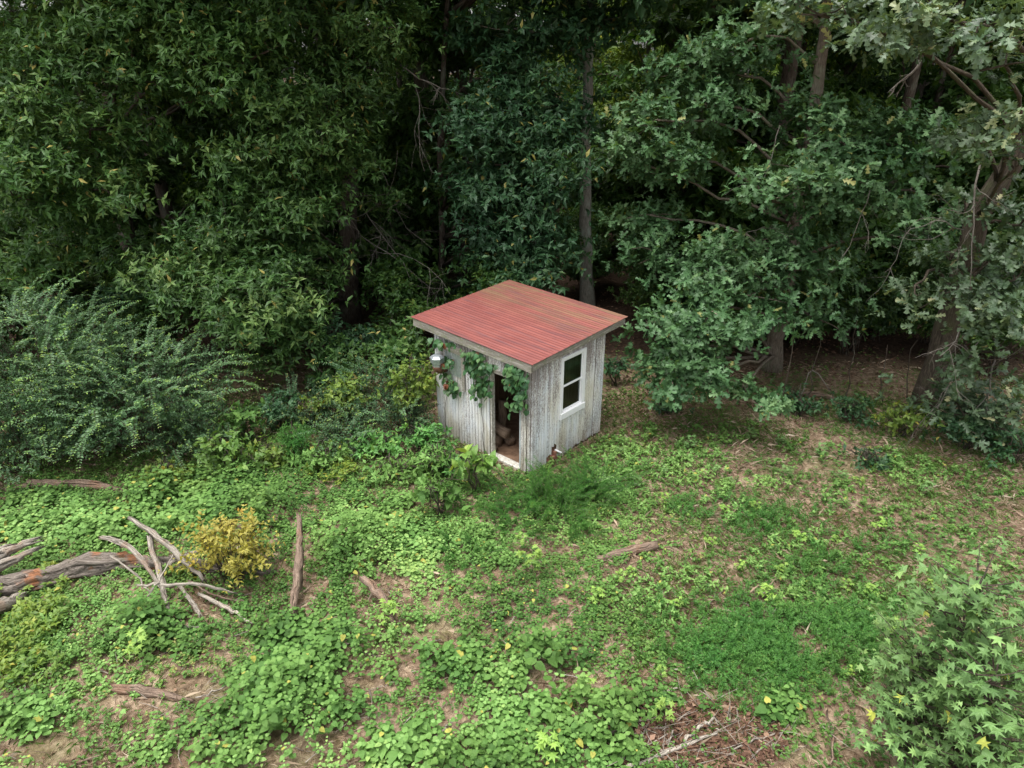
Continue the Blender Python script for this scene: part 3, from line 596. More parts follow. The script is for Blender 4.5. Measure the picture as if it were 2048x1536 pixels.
# trees and thickets deeper in the wood: three of each built once, then copied
def deep_tree(seed, h, rad, mat='wood_leaf'):
    rng = np.random.default_rng(seed); root = empty('woodland_tree', (0, 0, 0), cat='tree', group='trees deep in the wood')
    wood = MB(); q = curve([[0, 0, -.2], [rng.normal(0, .15), rng.normal(0, .15), h * .4], [rng.normal(0, .4), rng.normal(0, .4), h]], 12, rng, .04)
    tube(wood, q, np.linspace(rad * 1.2, rad * .35, 12), 9, rng, .12); crown = MB()
    for i in range(26):
        z = rng.uniform(1.6, h) if i > 6 else rng.uniform(1.0, 5); ang = rng.uniform(0, 6.28); d = rng.uniform(.6, 3.0) * (1.1 - .5 * z / h)
        i0 = np.argmin(np.abs(q[:, 2] - z * .85)); c = np.array([q[i0, 0] + d * math.cos(ang), q[i0, 1] + d * math.sin(ang), z])
        bough(crown, wood, q[i0], c, np.array([rng.uniform(.9, 1.5), rng.uniform(.9, 1.5), rng.uniform(.3, .6)]), .24, .5, KITE, rng, 6, 2.1, thick=.025)
    wood.obj('trunk', M['bark'], root); crown.obj('crown', M[mat], root, kind='stuff'); return root
protos = [deep_tree(101, 15, .17), deep_tree(102, 13, .12), deep_tree(103, 17, .22), deep_tree(104, 15, .13, 'ygreen')]; used = set()  # yellow-green crown of the last one has the backlit glow painted in
rng = np.random.default_rng(77); spots = []
tries = 0
while len(spots) < 112 and tries < 5000:
    tries += 1; y = rng.uniform(21.5, 64) if len(spots) > 22 else rng.uniform(21.5, 29); x = rng.uniform(-1, 1) * (y * .86 + 3)
    if all((x - a_) ** 2 + (y - b_) ** 2 > (2.0 if y < 30 else 2.6) ** 2 for a_, b_ in spots): spots.append((x, y))
spots += [tuple(at(px_, 130, Y_)[:2]) for px_, Y_ in ((1684, 30), (1692, 40), (1300, 36), (1560, 34), (620, 38), (1640, 46), (1730, 36))]
for n_, (x, y) in enumerate(spots):
    i = 3 if (2 < x < 14 and y > 30) else n_ % 3; o = protos[i] if i not in used else copy_tree(protos[i]); used.add(i)
    o.location = (x, y, 0); o.rotation_euler = (0, 0, rng.uniform(0, 6.28)); s_ = rng.uniform(.85, 1.15); o.scale = (s_, s_, s_)
    o['label'] = 'tree with backlight painted into its yellow-green leaves, glimpsed through the wood at the upper right' if i == 3 else 'dark slim tree deep in the shaded wood behind the wood edge'
_floor = [(-13.2, 16.5), (-12.4, 15.6), (-11.4, 16.6), (-14.2, 15.4), (-10.2, 15.8), (6.6, 17.2), (7.6, 17.9), (8.7, 16.8), (9.6, 17.6), (10.6, 16.4), (11.4, 15.4), (5.6, 17.6), (8.1, 19), (10, 18.8), (4.3, 16.8)]
def thicket(seed, h, w, mat, L, wr, tmpl, name, n=9, lai=2.4, k=6):
    rng = np.random.default_rng(seed); root = empty(name, (0, 0, 0)); wood = MB(); crown = MB()
    for i in range(n):
        a_ = rng.uniform(0, 6.28); d = w * math.sqrt(rng.random()) * .7; z = h * rng.uniform(.35, .95); c = np.array([d * math.cos(a_), d * math.sin(a_), z])
        r0 = np.array([rng.normal(0, .08), rng.normal(0, .08), 0]); bough(crown, wood, r0, c, np.array([w * .45, w * .45, h * .18]), L, wr, tmpl, rng, k, lai, thick=.009)
    wood.obj('stem', M['bark'], root); crown.obj('foliage', mat, root, kind='stuff'); return root
under = [thicket(201, 2.2, 1.1, M['wood_leaf'], .13, .5, LANCE, 'woodland_bush'), thicket(202, 1.5, 1.0, M['maple'], .14, .45, LANCE, 'woodland_bush'), thicket(203, 2.8, 1.2, M['wood_leaf'], .10, .5, KITE, 'woodland_bush')]
used = set(); sp2 = []; tries = 0
while len(sp2) < 95 and tries < 8000:
    tries += 1; y = rng.uniform(15.5, 27) if len(sp2) > 30 else rng.uniform(15, 21); x = rng.uniform(-1, 1) * (y * .8 + 2)
    if abs(x - 2.0) < 1.1 and y < 20.2: continue
    if abs(x + 4.4) < 1.3 and y < 19.5: continue
    if 2.5 < x < 11 and y < 16.2 and rng.random() < .6: continue
    if -2.6 < x < 3.2 and y < 15.8: continue
    if all((x - a_) ** 2 + (y - b_) ** 2 > 1.15 ** 2 for a_, b_ in sp2): sp2.append((x, y))
sp2 += _floor
for n_, (x, y) in enumerate(sp2):
    i = n_ % 3; o = under[i] if i not in used else copy_tree(under[i]); used.add(i)
    o.location = (x, y, float(gz(x, y)) - .03); o.rotation_euler = (0, 0, rng.uniform(0, 6.28)); s_ = rng.uniform(.6, 1.1); o.scale = (s_, s_, s_)
    o['label'] = 'dim leafy bush growing under the trees of the wood'; o['category'] = 'bush'; o['group'] = 'bushes under the trees'

# ------------------------------------------------------------------ shrubs with shoots
def shoots(mb, wood, bases, dirs, lens, rng, leaf=.045, wr=.5, step=.035, arch=.5, tmpl=KITE, val=.45, tipval=.45, whorl=2, up=.35, rad=.0035):
    for b_, d_, Ls in zip(bases, dirs, lens):
        n = max(5, int(Ls / step)); s = np.linspace(0, 1, n)[:, None]; d_ = nrm(np.array(d_, float))
        side = nrm(np.array([d_[0], d_[1], 0]) + 1e-6); P = b_ + d_ * Ls * s + side * arch * .35 * Ls * s ** 2 + np.array([0, 0, -1]) * arch * .4 * Ls * s ** 2.2 + np.cumsum(rng.normal(0, .004, (n, 3)), 0)
        T = nrm(np.gradient(P, axis=0)); e1 = nrm(np.cross(T, np.array([0, 0, 1.0]) + rng.normal(0, .1, 3))); e2 = np.cross(e1, T)
        if wood is not None: tube(wood, P[:: max(1, n // 6)], np.linspace(rad, rad * .3, len(P[:: max(1, n // 6)])), 3)
        i0 = int(n * .12)
        for w_ in range(whorl):
            ang = (w_ / whorl) * 2 * np.pi + rng.normal(0, .3, (n, 1)) + (0 if whorl == 2 else rng.random((n, 1)) * 6)
            D = (np.cos(ang) * e1 + np.sin(ang) * e2) + T * .55 + np.array([0, 0, up * .3])
            N = np.array([0, 0, 1.0]) + e2 * .4 + rng.normal(0, .3, (n, 3)); sz = leaf * (1 - .45 * s[:, 0] ** 3) * rng.uniform(.75, 1.2, n)
            v = np.clip(val + rng.normal(0, .13, n) + tipval * s[:, 0] ** 5, 0, .99)
            leaves(mb, P[i0:], D[i0:], N[i0:], sz[i0:], sz[i0:] * wr, tmpl, v[i0:])
def shoot_shrub(name, label, cat, loc, h, w, n, mat, seed, leaf=.05, wr=.6, step=.04, group=None, sub=4, arch=.5, val=.45, tipval=.45, tmpl=KITE, spread=.6, whorl=3, bark='bark', plume=1.6):
    rng = np.random.default_rng(seed); loc = np.array([loc[0], loc[1], float(gz(loc[0], loc[1])) - .02]); root = empty(name, loc, label=label, cat=cat, group=group)
    crown = MB(); wood = MB()
    for i in range(n):
        a_ = rng.uniform(0, 6.28); d = w * math.sqrt(rng.random()); tip = np.array([d * math.cos(a_), d * math.sin(a_), h * rng.uniform(.35, .9) * (1 - .35 * (d / w) ** 2)])
        b0 = np.array([tip[0] * .25, tip[1] * .25, 0]) + rng.normal(0, .05, 3) * [1, 1, 0]
        st_ = curve([b0, b0 * .5 + tip * .5 + np.array([0, 0, h * .12]), tip], 6); tube(wood, st_, np.linspace(.010, .004, 6), 4)
        for j in range(sub):
            p = st_[rng.integers(2, 6)]; dd = nrm(np.array([math.cos(a_) * spread, math.sin(a_) * spread, rng.uniform(.15, 1)]) + rng.normal(0, .55, 3)); dd[2] = abs(dd[2]) * .9
            shoots(crown, wood, [p], [dd], [rng.uniform(.3, .65) * (.45 + .25 * h)], rng, leaf, wr, step, arch, tmpl, val + rng.normal(0, .08), tipval, whorl)
    for i in range(int(n * plume)):
        a_ = rng.uniform(0, 6.28); d = w * math.sqrt(rng.random()) * .95; p = np.array([d * math.cos(a_), d * math.sin(a_), h * (.78 - .3 * (d / w) ** 2)])
        dd = nrm(np.array([math.cos(a_) * .7 * d / w, math.sin(a_) * .7 * d / w, rng.uniform(.3, 1)]) + rng.normal(0, .3, 3)); dd[2] = abs(dd[2])
        shoots(crown, wood, [p], [dd], [rng.uniform(.5, 1.15) * (.5 + .2 * h)], rng, leaf * 1.05, .5, .034, .85, tmpl, .66, .35, 2, rad=.004)
    wood.obj('stem', M[bark], root); crown.obj('foliage', mat, root, kind='stuff'); return root
shoot_shrub('privet_shrub', 'tall feathery privet shrub with blue-green arching shoots at the left edge', 'shrub', at(90, 800, 12.4)[:2], 3.1, 1.7, 85, M['privet'], 31, .072, .6, .038, sub=7)
shoot_shrub('privet_shrub', 'broad feathery privet shrub leaning out over the clearing beside the tallest one', 'shrub', at(290, 820, 12.2)[:2], 2.3, 1.6, 80, M['privet'], 32, .07, .6, .038, sub=7)
shoot_shrub('privet_shrub', 'low privet shrub spreading over the fallen brown log at the left edge', 'shrub', at(60, 900, 11.2)[:2], 1.25, 1.3, 60, M['privet'], 33, .066, .6, .04, sub=6)
shoot_shrub('privet_shrub', 'small privet shrub between the broad privet and the bright green bush', 'shrub', at(390, 890, 11.8)[:2], .95, .9, 35, M['privet'], 34, .06, .6, .04, sub=6)
for px, py, h, w, lab, sd_ in [(745, 850, 1.5, .8, 'grey-green privet bush growing in the thicket left of the shed', 35), (800, 880, 1.0, .55, 'small twiggy bush close to the left front corner of the shed', 36),
                               (625, 850, .9, .6, 'dusky small-leaved bush under the drooping hickory bough', 37), (690, 905, .7, .5, 'scrubby grey bush at the edge of the leaf litter left of the shed', 38)]:
    p = gnd(px, py); shoot_shrub('small_shrub', lab, 'shrub', p[:2], h, w, 26, M['privet'] if sd_ in (36, 38) else M['maple'], sd_, .06, .5, .04, sub=6, val=.5, plume=.5)
_bush_more = [(560, 860, .8, .6, 'maple', 'dim green bush behind the compact feathery one'), (700, 850, 1.0, .6, 'ygreen', 'light green bush in the middle of the thicket left of the shed'), (840, 905, .55, .45, 'fern', 'green weedy bush at the left front corner of the shed'), (760, 915, .5, .5, 'fern', 'low green bush two steps left of the shed front'), (650, 930, .4, .5, 'heart', 'low leafy bush at the near edge of the thicket'), (540, 925, .45, .4, 'ygreen', 'pale straggly bush beside the compact feathery one'), (880, 935, .5, .4, 'fern', 'weedy green bush below the peeling boards left of the door'), (790, 960, .4, .45, 'heart', 'leafy green mound in front of the shed corner bush'), (862, 955, .65, .35, 'heart', 'tall green weeds below the left half of the shed front'), (912, 955, .55, .3, 'fern', 'tall weedy tuft left of the door sill')]
def bush(name, label, px, py, h, w, mat, L, wr, tmpl, seed, n=7, lai=2.0, k=5, cat='bush', group=None, val=.5, up_=.35):
    rng = np.random.default_rng(seed); p = gnd(px, py); loc = np.array([p[0], p[1], float(gz(p[0], p[1])) - .02]); root = empty(name, loc, label=label, cat=cat, group=group)
    wood = MB(); crown = MB()
    for i in range(n):
        a_ = rng.uniform(0, 6.28); d = w * math.sqrt(rng.random()) * .65; c = np.array([d * math.cos(a_), d * math.sin(a_), h * rng.uniform(up_, .92)])
        bough(crown, wood, np.array([rng.normal(0, .03), rng.normal(0, .03), 0]), c, np.array([w * .42, w * .42, h * .14]), L, wr, tmpl, rng, k, lai, thick=.006, nclump=7, val=val)
    wood.obj('stem', M['bark'], root); crown.obj('foliage', mat, root, kind='stuff'); return root
bush('leafy_bush', 'bright green round-leaved bush at the foot of the privet', 465, 945, .75, .55, M['lime'], .10, .62, HEART, 41, n=8, val=.2)
bush('leafy_bush', 'broad-leaved green bush just behind the bright round-leaved one', 500, 880, .9, .5, M['heart'], .12, .6, HEART, 42, n=7, val=.3)
bush('leafy_bush', 'yellow-green low bush beside the dense carpet of leaves', 340, 965, .35, .45, M['ygreen'], .09, .6, HEART, 43, n=7, val=.7)
shoot_shrub('yellow_bush', 'wispy golden-yellow leafed bush among the dead branches', 'bush', gnd(470, 1160)[:2], 1.2, .55, 26, M['yellow'], 44, .095, .5, .06, sub=4, arch=.4, val=.45, tipval=.2, tmpl=LANCE, plume=0, spread=.3)
bush('leafy_sapling', 'tall leafy sapling with yellow-green sprays against the shed wall', 835, 870, 1.7, .45, M['ygreen'], .10, .5, LANCE, 45, n=12, lai=1.4)
bush('leafy_sapling', 'yellowish sapling with drooping pinnate leaves under the hickory bough', 620, 860, .75, .4, M['ygreen'], .11, .5, LANCE, 46, n=6, lai=1.4, val=.6)
bush('fir_bush', 'compact dark green feathery bush in the litter left of the shed', 597, 915, .6, .28, M['fern'], .06, .22, KITE, 47, n=10, lai=3, val=.2)
bush('broadleaf_plant', 'pale large-leaved plant standing in front of the shed doorway', 948, 985, .85, .30, M['lime'], .17, .6, HEART, 48, n=5, lai=1.5, val=.45, up_=.6)
bush('broadleaf_plant', 'dull green broad-leaved plant beside the pale large-leaved one', 885, 1035, .8, .38, M['heart'], .13, .65, HEART, 49, n=7, lai=1.5, val=.35)
bush('leafy_bush', 'dark leafy bush between the thick hickory trunk and the shed', 790, 790, 1.6, .9, M['hickory'], .15, .45, LANCE, 50, n=10, lai=1.8)
bush('leafy_bush', 'dark green bush in the shade under the thick hickory trunk', 690, 740, 1.3, .9, M['maple'], .15, .45, LANCE, 51, n=9, lai=1.8)
for i, (px, py, h, w, mt, lab) in enumerate(_bush_more): bush('leafy_bush', lab, px, py, h, w, M[mt], .10, .5, LANCE, 80 + i, n=8, lai=1.6)
bush('leafy_bush', 'small leafy bush at the right rear corner of the shed', 1232, 770, .7, .4, M['maple'], .13, .45, LANCE, 52, n=5)
bush('leafy_bush', 'low green bush beneath the sweeping oak bough', 1330, 830, .45, .35, M['maple'], .12, .5, LANCE, 53, n=6, val=.7)
for px, py, h, w, lab, sd_ in [(1600, 830, .5, .5, 'dark low bush under the oak beside the leaf litter', 54), (1690, 840, .5, .5, 'dark leafy bush in front of the slim stems under the oak', 55), (1800, 870, .7, .5, 'yellow-tinged bush at the foot of the leaning oak trunk', 56),
                               (1930, 900, .8, .7, 'dark bush under the pale oak leaves at the right edge', 57), (1730, 930, .25, .4, 'low green bush at the edge of the oak shade', 58), (2030, 930, .7, .6, 'shaded green bush furthest right along the clearing edge', 59)]:
    bush('leafy_bush', lab, px, py, h, w, M['ygreen'] if sd_ == 56 else M['maple'], .10, .5, LANCE, sd_, n=7, lai=1.4, val=.6)
# slim bare stems under the oak
for i, (px, py, tx, ty) in enumerate([(1560, 835, 1590, 640), (1605, 800, 1640, 660), (1690, 800, 1715, 640), (1765, 810, 1775, 690), (1815, 800, 1835, 680)]):
    p = gnd(px, py); r = np.random.default_rng(300 + i); mb = MB(); b_ = np.array([p[0], p[1], -.05]); tp_ = at(tx, ty, p[1] + .1) - b_
    tube(mb, curve([[0, 0, 0], tp_ * .5 + r.normal(0, .12, 3), tp_], 8, r, .03), np.linspace(.015, .007, 8), 5, r); o = mb.obj('bare_stem', M['bark'], label='slim bare sapling stem in the shade under the oak', cat='sapling', group='bare stems under the oak'); o.location = b_

# sweetgum saplings at the lower right
def gum(label, px, py, h, w, seed, n, L=.13):
    rng = np.random.default_rng(seed); p = gnd(px, py, h); loc = np.array([p[0], p[1], -.02]); root = empty('sweetgum_sapling', loc, label=label, cat='sapling'); wood = MB(); crown = MB()
    lead = curve([[0, 0, 0], [.05, .05, h * .5], [rng.normal(0, .1), rng.normal(0, .1), h]], 12, rng, .01); tube(wood, lead, np.linspace(.028, .006, 12), 6, rng)
    for i in range(n):
        t_ = rng.uniform(.08, 1) ** .75; b_ = lead[int(t_ * 11)]; a_ = i * 2.4 + rng.normal(0, .3); ln = w * (1.05 - .8 * t_) * rng.uniform(.7, 1.1) + .16
        tip = b_ + np.array([math.cos(a_) * ln, math.sin(a_) * ln, ln * rng.uniform(.25, .7)]); q = curve([b_, (b_ + tip) / 2 + np.array([0, 0, -.03]), tip], 6); tube(wood, q, np.linspace(.01, .003, 6), 4)
        m = max(8, int(ln / .042)); s = np.linspace(.2, 1, m); P = np.array([q[min(5, int(x * 5.99))] for x in s]) + rng.normal(0, .03, (m, 3))
        D = nrm(tip - b_)[None] * .5 + rng.normal(0, .7, (m, 3)); D[:, 2] *= .5; D[:, 2] -= .3
        N = np.array([0, -.1, 1.0]) + rng.normal(0, .5, (m, 3)); sz = L * rng.uniform(.4, 1.05, m); v = np.clip(.45 + .35 * s ** 3 + rng.normal(0, .15, m), 0, .95); v[rng.random(m) < .004] = 1
        pet = nrm(D) * .05; leaves(crown, P + pet, D, N, sz, sz * 1.0, STAR, v)
    wood.obj('trunk', M['bark'], root); crown.obj('crown', M['gum'], root, kind='stuff')
gum('tall star-leaved sweetgum sapling rising at the right edge of the clearing', 1975, 1120, 2.5, .95, 61, 85)
gum('star-leaved sweetgum sapling filling the bottom right corner', 2000, 1300, 1.9, .8, 62, 62)
gum('short sweetgum sapling with paler leaves at the bottom edge beside the brush', 1840, 1420, .85, .6, 63, 48, .105)
gum('slim sweetgum sapling standing in front of the feathery green patch', 1850, 1280, 1.3, .42, 64, 32, .11)

gum('sweetgum sapling low at the bottom edge in the right corner', 1990, 1450, 1.2, .7, 65, 50)

# ------------------------------------------------------------------ dead wood on the ground
def glog(name, label, pix, rads, mat, seed, cat='log', lift=None, **k):
    pts = []
    for i, q in enumerate(pix):
        z = q[2] if len(q) > 2 else rads[min(i, len(rads) - 1)] * .7
        p = gnd(q[0], q[1], z); pts.append([p[0], p[1], z + float(gz(p[0], p[1]))])
    return log_obj(name, pts, rads, mat, seed, label=label, cat=cat, **k)
glog('rotten_log', 'long rotten grey log with orange crumbling wood lying across the weeds', [(-60, 1195, .12), (60, 1168, .12), (170, 1140, .13), (290, 1128, .12), (430, 1132, .08), (540, 1140, .04)], [.15, .165, .13, .15, .10, .12, .07, .04], M['log_rot'], 401, sides=26, n=44, strands=34, rough=.45, ragged=.15, jit=.02)
glog('splintered_log', 'splintered pale end of a broken log at the left edge', [(-80, 1140, .45), (0, 1110, .5), (58, 1090, .55)], [.14, .11, .04], M['log_grey'], 402, rough=.5, ragged=.35, sides=16, n=12)
glog('splintered_log', 'lower shard of the broken grey log at the left edge', [(-80, 1165, .4), (0, 1132, .42), (62, 1108, .45)], [.10, .08, .03], M['log_grey'], 403, rough=.5, ragged=.3, sides=14, n=10)
glog('log_end', 'grey log end poking in at the left edge below the rotten log', [(-80, 1225, .12), (0, 1215, .12), (40, 1195, .1)], [.15, .13, .05], M['log_grey'], 404, rough=.4, ragged=.2)
X_ = [('forked dead limb crossing over the rotten log with a dark upper end', [(262, 1040, .55), (310, 1070, .6), (360, 1110, .55), (405, 1155, .3)], [.06, .08, .07, .055], 'log_grey'),
      ('curved grey branch arching over the rotten log', [(205, 1082, .42), (245, 1090, .45), (285, 1125, .38), (325, 1178, .12)], [.045, .06, .055, .04], 'log_grey'),
      ('knotty grey branch leaning down from the rotten log', [(300, 1078, .48), (315, 1135, .32), (330, 1195, .12), (346, 1250, .04)], [.07, .075, .055, .035], 'log_grey'),
      ('thin pale branch lying level across the crossed limbs', [(282, 1172, .3), (340, 1168, .35), (410, 1165, .3), (470, 1178, .12)], [.03, .035, .03, .02], 'log_pale'),
      ('short stub of a grey limb pointing up right past the rotten log', [(340, 1125, .35), (370, 1105, .4), (396, 1095, .42)], [.05, .05, .045], 'log_grey'),
      ('broken limb with a white end pointing down into the weeds', [(360, 1170, .12), (385, 1205, .1), (398, 1225, .06)], [.045, .045, .03], 'log_grey'),
      ('thin brown stick below the crossed limbs', [(250, 1208, .1), (300, 1200, .14), (350, 1198, .08)], [.03, .03, .02], 'log_brown'),
      ('pale limb ending in the straw below the crossed limbs', [(400, 1185, .12), (450, 1205, .1), (500, 1240, .06)], [.04, .045, .03], 'log_pale'),
      ('short weathered branch piece lying in straw left of the crossed limbs', [(360, 1265, .06), (385, 1290, .05)], [.035, .03], 'log_brown')]
X_ += [('thin grey branch sticking out left of the crossed limbs', [(225, 1120, .35), (268, 1150, .25), (300, 1185, .1)], [.025, .025, .015], 'log_grey'), ('thin pale stick leaning across the knotty branch', [(285, 1215, .1), (318, 1160, .4), (345, 1105, .55)], [.02, .02, .01], 'log_pale'),
       ('slim dark branch lying right of the crossed limbs toward the yellow bush', [(380, 1160, .25), (430, 1185, .12), (490, 1195, .06)], [.025, .022, .012], 'log_brown'), ('weathered stick below the white-ended broken limb', [(330, 1240, .06), (380, 1250, .08), (430, 1240, .05)], [.022, .022, .012], 'log_grey')]
for i, (lab, pix, rads, mt) in enumerate(X_): glog('dead_branch', lab, pix, [q * .64 for q in rads], M[mt], 410 + i, cat='branch', n=14, sides=10, rough=.35, ragged=.08)
glog('snag', 'tall narrow rotten branch piece standing up from the weeds with flaking bark', [(583, 1232, .08), (592, 1170, .22), (600, 1100, .45), (598, 1036, .62)], [.05, .068, .06, .035], M['log_brown'], 430, cat='branch', rough=.5, ragged=.2, sides=12, n=16)
glog('plank_of_bark', 'slanting reddish slab of split wood in the weeds', [(734, 1162, .28), (770, 1205, .15), (786, 1250, .05)], [.06, .06, .025], M['log_brown'], 431, cat='wood slab', rough=.5, ragged=.15, sides=8)
glog('fallen_log', 'short brown log lying in straw below the feathery fennel', [(1195, 1118), (1250, 1105), (1312, 1092)], [.06, .08, .085], M['log_brown'], 432, rough=.3, ragged=.05, sides=12)
glog('fallen_log', 'long brown log half buried beneath the privet at the left', [(60, 968), (170, 972), (285, 985)], [.09, .09, .06], M['log_brown'], 433, rough=.35)
glog('fallen_log', 'thin brown log lying beside the buried one under the privet', [(-20, 985), (100, 968), (195, 965)], [.06, .06, .04], M['log_brown'], 434, rough=.35)
glog('fallen_log', 'flat weathered log sunk in straw near the bottom left', [(230, 1378, .03), (300, 1388, .04), (385, 1402, .03)], [.06, .065, .03], M['log_brown'], 435, rough=.4)
glog('fallen_log', 'pinkish log lying in shade under the oak', [(1575, 795), (1620, 790), (1670, 800)], [.06, .07, .05], M['log_brown'], 436)
ST_ = [('long pale stripped stick in the brush at the bottom', [(1240, 1535), (1330, 1505), (1432, 1470)], .028, 'log_pale'), ('short white stick lying above the long pale stripped one', [(1395, 1462), (1428, 1440)], .025, 'log_pale'),
       ('broken white stick between the two pale sticks', [(1370, 1487), (1388, 1470)], .02, 'log_pale'), ('grey curved branch along the edge of the brown brush', [(1180, 1485), (1240, 1450), (1315, 1435)], .025, 'log_grey'),
       ('thin grey stick leaning in the brown brush', [(1345, 1465, .12), (1335, 1500, .03)], .012, 'log_grey'), ('dark thin stick right of the brown brush', [(1468, 1502), (1510, 1485), (1560, 1470)], .013, 'log_grey'),
       ('fine pale stick crossing toward the low plants at the bottom', [(1405, 1450), (1470, 1475)], .01, 'log_pale'), ('long thin whitish stick beside the feathery patch', [(1350, 1340), (1400, 1330), (1443, 1323)], .014, 'log_pale'),
       ('long thin fallen stick in the weeds below the slanting slab', [(545, 1308), (640, 1298), (700, 1285), (765, 1272)], .018, 'log_grey'), ('pale stick pointing out of the leaves at the bottom centre', [(868, 1485), (885, 1465), (905, 1448)], .016, 'log_pale'),
       ('thin curved stick left of the feathery patch stump', [(1555, 1240, .06), (1545, 1225, .1), (1558, 1215, .14)], .01, 'log_grey'), ('pale stick in straw at the bottom left', [(395, 1395), (450, 1370)], .012, 'log_pale'),
       ('long pinkish stick across the straw at the bottom left', [(140, 1530), (210, 1500), (280, 1480)], .014, 'log_brown'), ('brown upright thin stem by the sweetgum saplings', [(1660, 1530), (1668, 1470), (1655, 1420)], .018, 'log_brown'),
       ('bent bare twig sagging in the shade under the oak', [(1600, 795, .05), (1625, 745, .5), (1670, 800, .05)], .016, 'log_grey'), ('pale splinter lying near the straw right of the plants', [(1322, 1388), (1358, 1378)], .016, 'log_pale')]
for i, (lab, pix, r_, mt) in enumerate(ST_): glog('stick', lab, [(*q[:2], q[2] if len(q) > 2 else r_ * .8 + .03) for q in pix], [r_, r_, r_ * .6], M[mt], 440 + i, cat='stick', n=9, sides=7, rough=.3, ragged=.04, jit=.012, strands=2)

# ------------------------------------------------------------------ vines on the shed front
rg = np.random.default_rng(71); vleaf = []
for i in range(6):
    mb = MB(); leaves(mb, np.zeros((1, 3)), np.array([[0, 0, -1.0]]), np.array([[0, -1.0, 0]]), .115, .105, HEART, np.array([[.2, .4, .55, .7, .85, 1.0][i]])); vleaf.append(mb.mesh('leaf', M['vine']))
for lab, blobs, stem in [('ivy-like vine clump hanging over the top right of the shed doorway', [(.30, 1.98, .26, .12, 40), (.30, 1.80, .20, .14, 30), (.14, 1.62, .16, .14, 28), (.10, 1.40, .12, .1, 14), (.36, 1.32, .08, .12, 10)], [(.06, -.05, 0), (.05, -.06, .9), (.12, -.06, 1.5), (.3, -.08, 2.0)]),
                         ('vine clump climbing the wall left of the shed doorway', [(1.30, 1.98, .22, .12, 40), (1.25, 1.75, .20, .16, 40), (1.12, 1.55, .18, .16, 30), (1.20, 1.30, .14, .12, 16), (.98, 1.9, .16, .1, 20), (.90, 1.45, .06, .25, 10)], [(1.1, -.05, 0), (1.15, -.05, .8), (1.2, -.05, 1.5), (1.3, -.07, 2.0)]),
                         ('vine clump with reddening leaves around the stove pipe', [(1.95, 1.28, .16, .10, 26), (1.85, 1.15, .14, .10, 20), (1.9, 1.70, .12, .08, 14), (2.2, 2.02, .14, .05, 12), (1.95, 2.06, .2, .04, 14), (2.05, 1.42, .08, .05, 6)], [(2.2, -.04, 0), (2.15, -.05, .7), (1.95, -.06, 1.3), (2.1, -.06, 2.0)])]:
    root = empty('climbing_vine', sw(stem[0][0], stem[0][1], 0), -SA, label=lab, cat='vine', group='vines on the shed front')
    mb = MB(); pts = np.array([[-s[0] + stem[0][0], s[1] - stem[0][1], s[2]] for s in stem]); tube(mb, curve(pts, 14, rg, .012), np.linspace(.007, .004, 14), 5); mb.obj('stem', M['twig'], root)
    for (u, z, ru, rz, n) in blobs:
        for i in range(int(n * 1.15)):
            uu_ = u + rg.normal(0, ru * .6); zz_ = z + rg.normal(0, rz * .6); red = 5 if rg.random() < (.10 if 'red' in lab else .01) else rg.integers(0, 5)
            zz_ = min(zz_, 2.08); o = bpy.data.objects.new('leaf', vleaf[red]); link(o, root)
            o.location = (-uu_ + stem[0][0], -.03 - rg.random() * .16 - stem[0][1], zz_); o.rotation_euler = (rg.normal(-.55, .3), rg.normal(0, .5), rg.normal(0, .55)); s_ = rg.uniform(.65, 1.15); o.scale = (s_,) * 3

# ------------------------------------------------------------------ ground cover
rng = np.random.default_rng(900)
def ell(px, py, cx, cy, rx, ry): return np.clip(1.35 - np.sqrt(((px - cx) / rx) ** 2 + ((py - cy) / ry) ** 2), 0, 1)
BARE = [(a_, b_, c_ * .8, d_ * .8) for a_, b_, c_, d_ in [(400, 1385, 90, 45), (270, 1410, 80, 35), (720, 1385, 45, 45), (1150, 1375, 120, 38), (860, 1275, 70, 28), (612, 1180, 35, 65), (90, 1505, 110, 40), (1380, 1480, 130, 55), (1300, 1160, 110, 40), (820, 1350, 30, 40), (760, 1235, 50, 45),
        (420, 1215, 60, 40), (900, 1450, 60, 25), (700, 1480, 60, 30), (1080, 1100, 40, 30), (560, 1520, 20, 12), (1480, 1400, 50, 40), (300, 1330, 50, 30), (1010, 930, 40, 25)]]
PLUSH = [(560, 1430, 170, 95), (900, 1510, 240, 60), (1180, 1450, 190, 70), (430, 1510, 150, 50), (400, 1020, 170, 75), (130, 1060, 190, 60), (330, 1280, 100, 50), (640, 1290, 130, 60), (760, 1080, 130, 70), (980, 1340, 180, 50), (60, 1440, 80, 40), (1560, 1420, 60, 35)]
def cover(x, y):
    px, py = to_px(np.stack([x, y, np.zeros_like(x)], -1)); n = fnoise(x, y, .8, 31)
    left = np.clip((1400 - px + (py - 1100) * .12) / 220, 0, 1)
    d = np.clip((n - .2) * 3.6, 0, 1) * left * np.clip((py - 860) / 90, 0, 1) * .9
    pl = np.zeros_like(d)
    for c in PLUSH: pl = np.maximum(pl, ell(px, py, *c))
    d = np.maximum(d, pl)
    for c in BARE: d = d * (1 - .86 * np.clip(ell(px, py, *c) * 2.2, 0, 1))
    return d, pl, px, py
inshed = lambda x, y: (((x - SC[0]) * -math.cos(SA) + (y - SC[1]) * math.sin(SA) > -.03) & ((x - SC[0]) * -math.cos(SA) + (y - SC[1]) * math.sin(SA) < SW + .05) & ((x - SC[0]) * math.sin(SA) + (y - SC[1]) * math.cos(SA) > -.03) & ((x - SC[0]) * math.sin(SA) + (y - SC[1]) * math.cos(SA) < SD + .05))
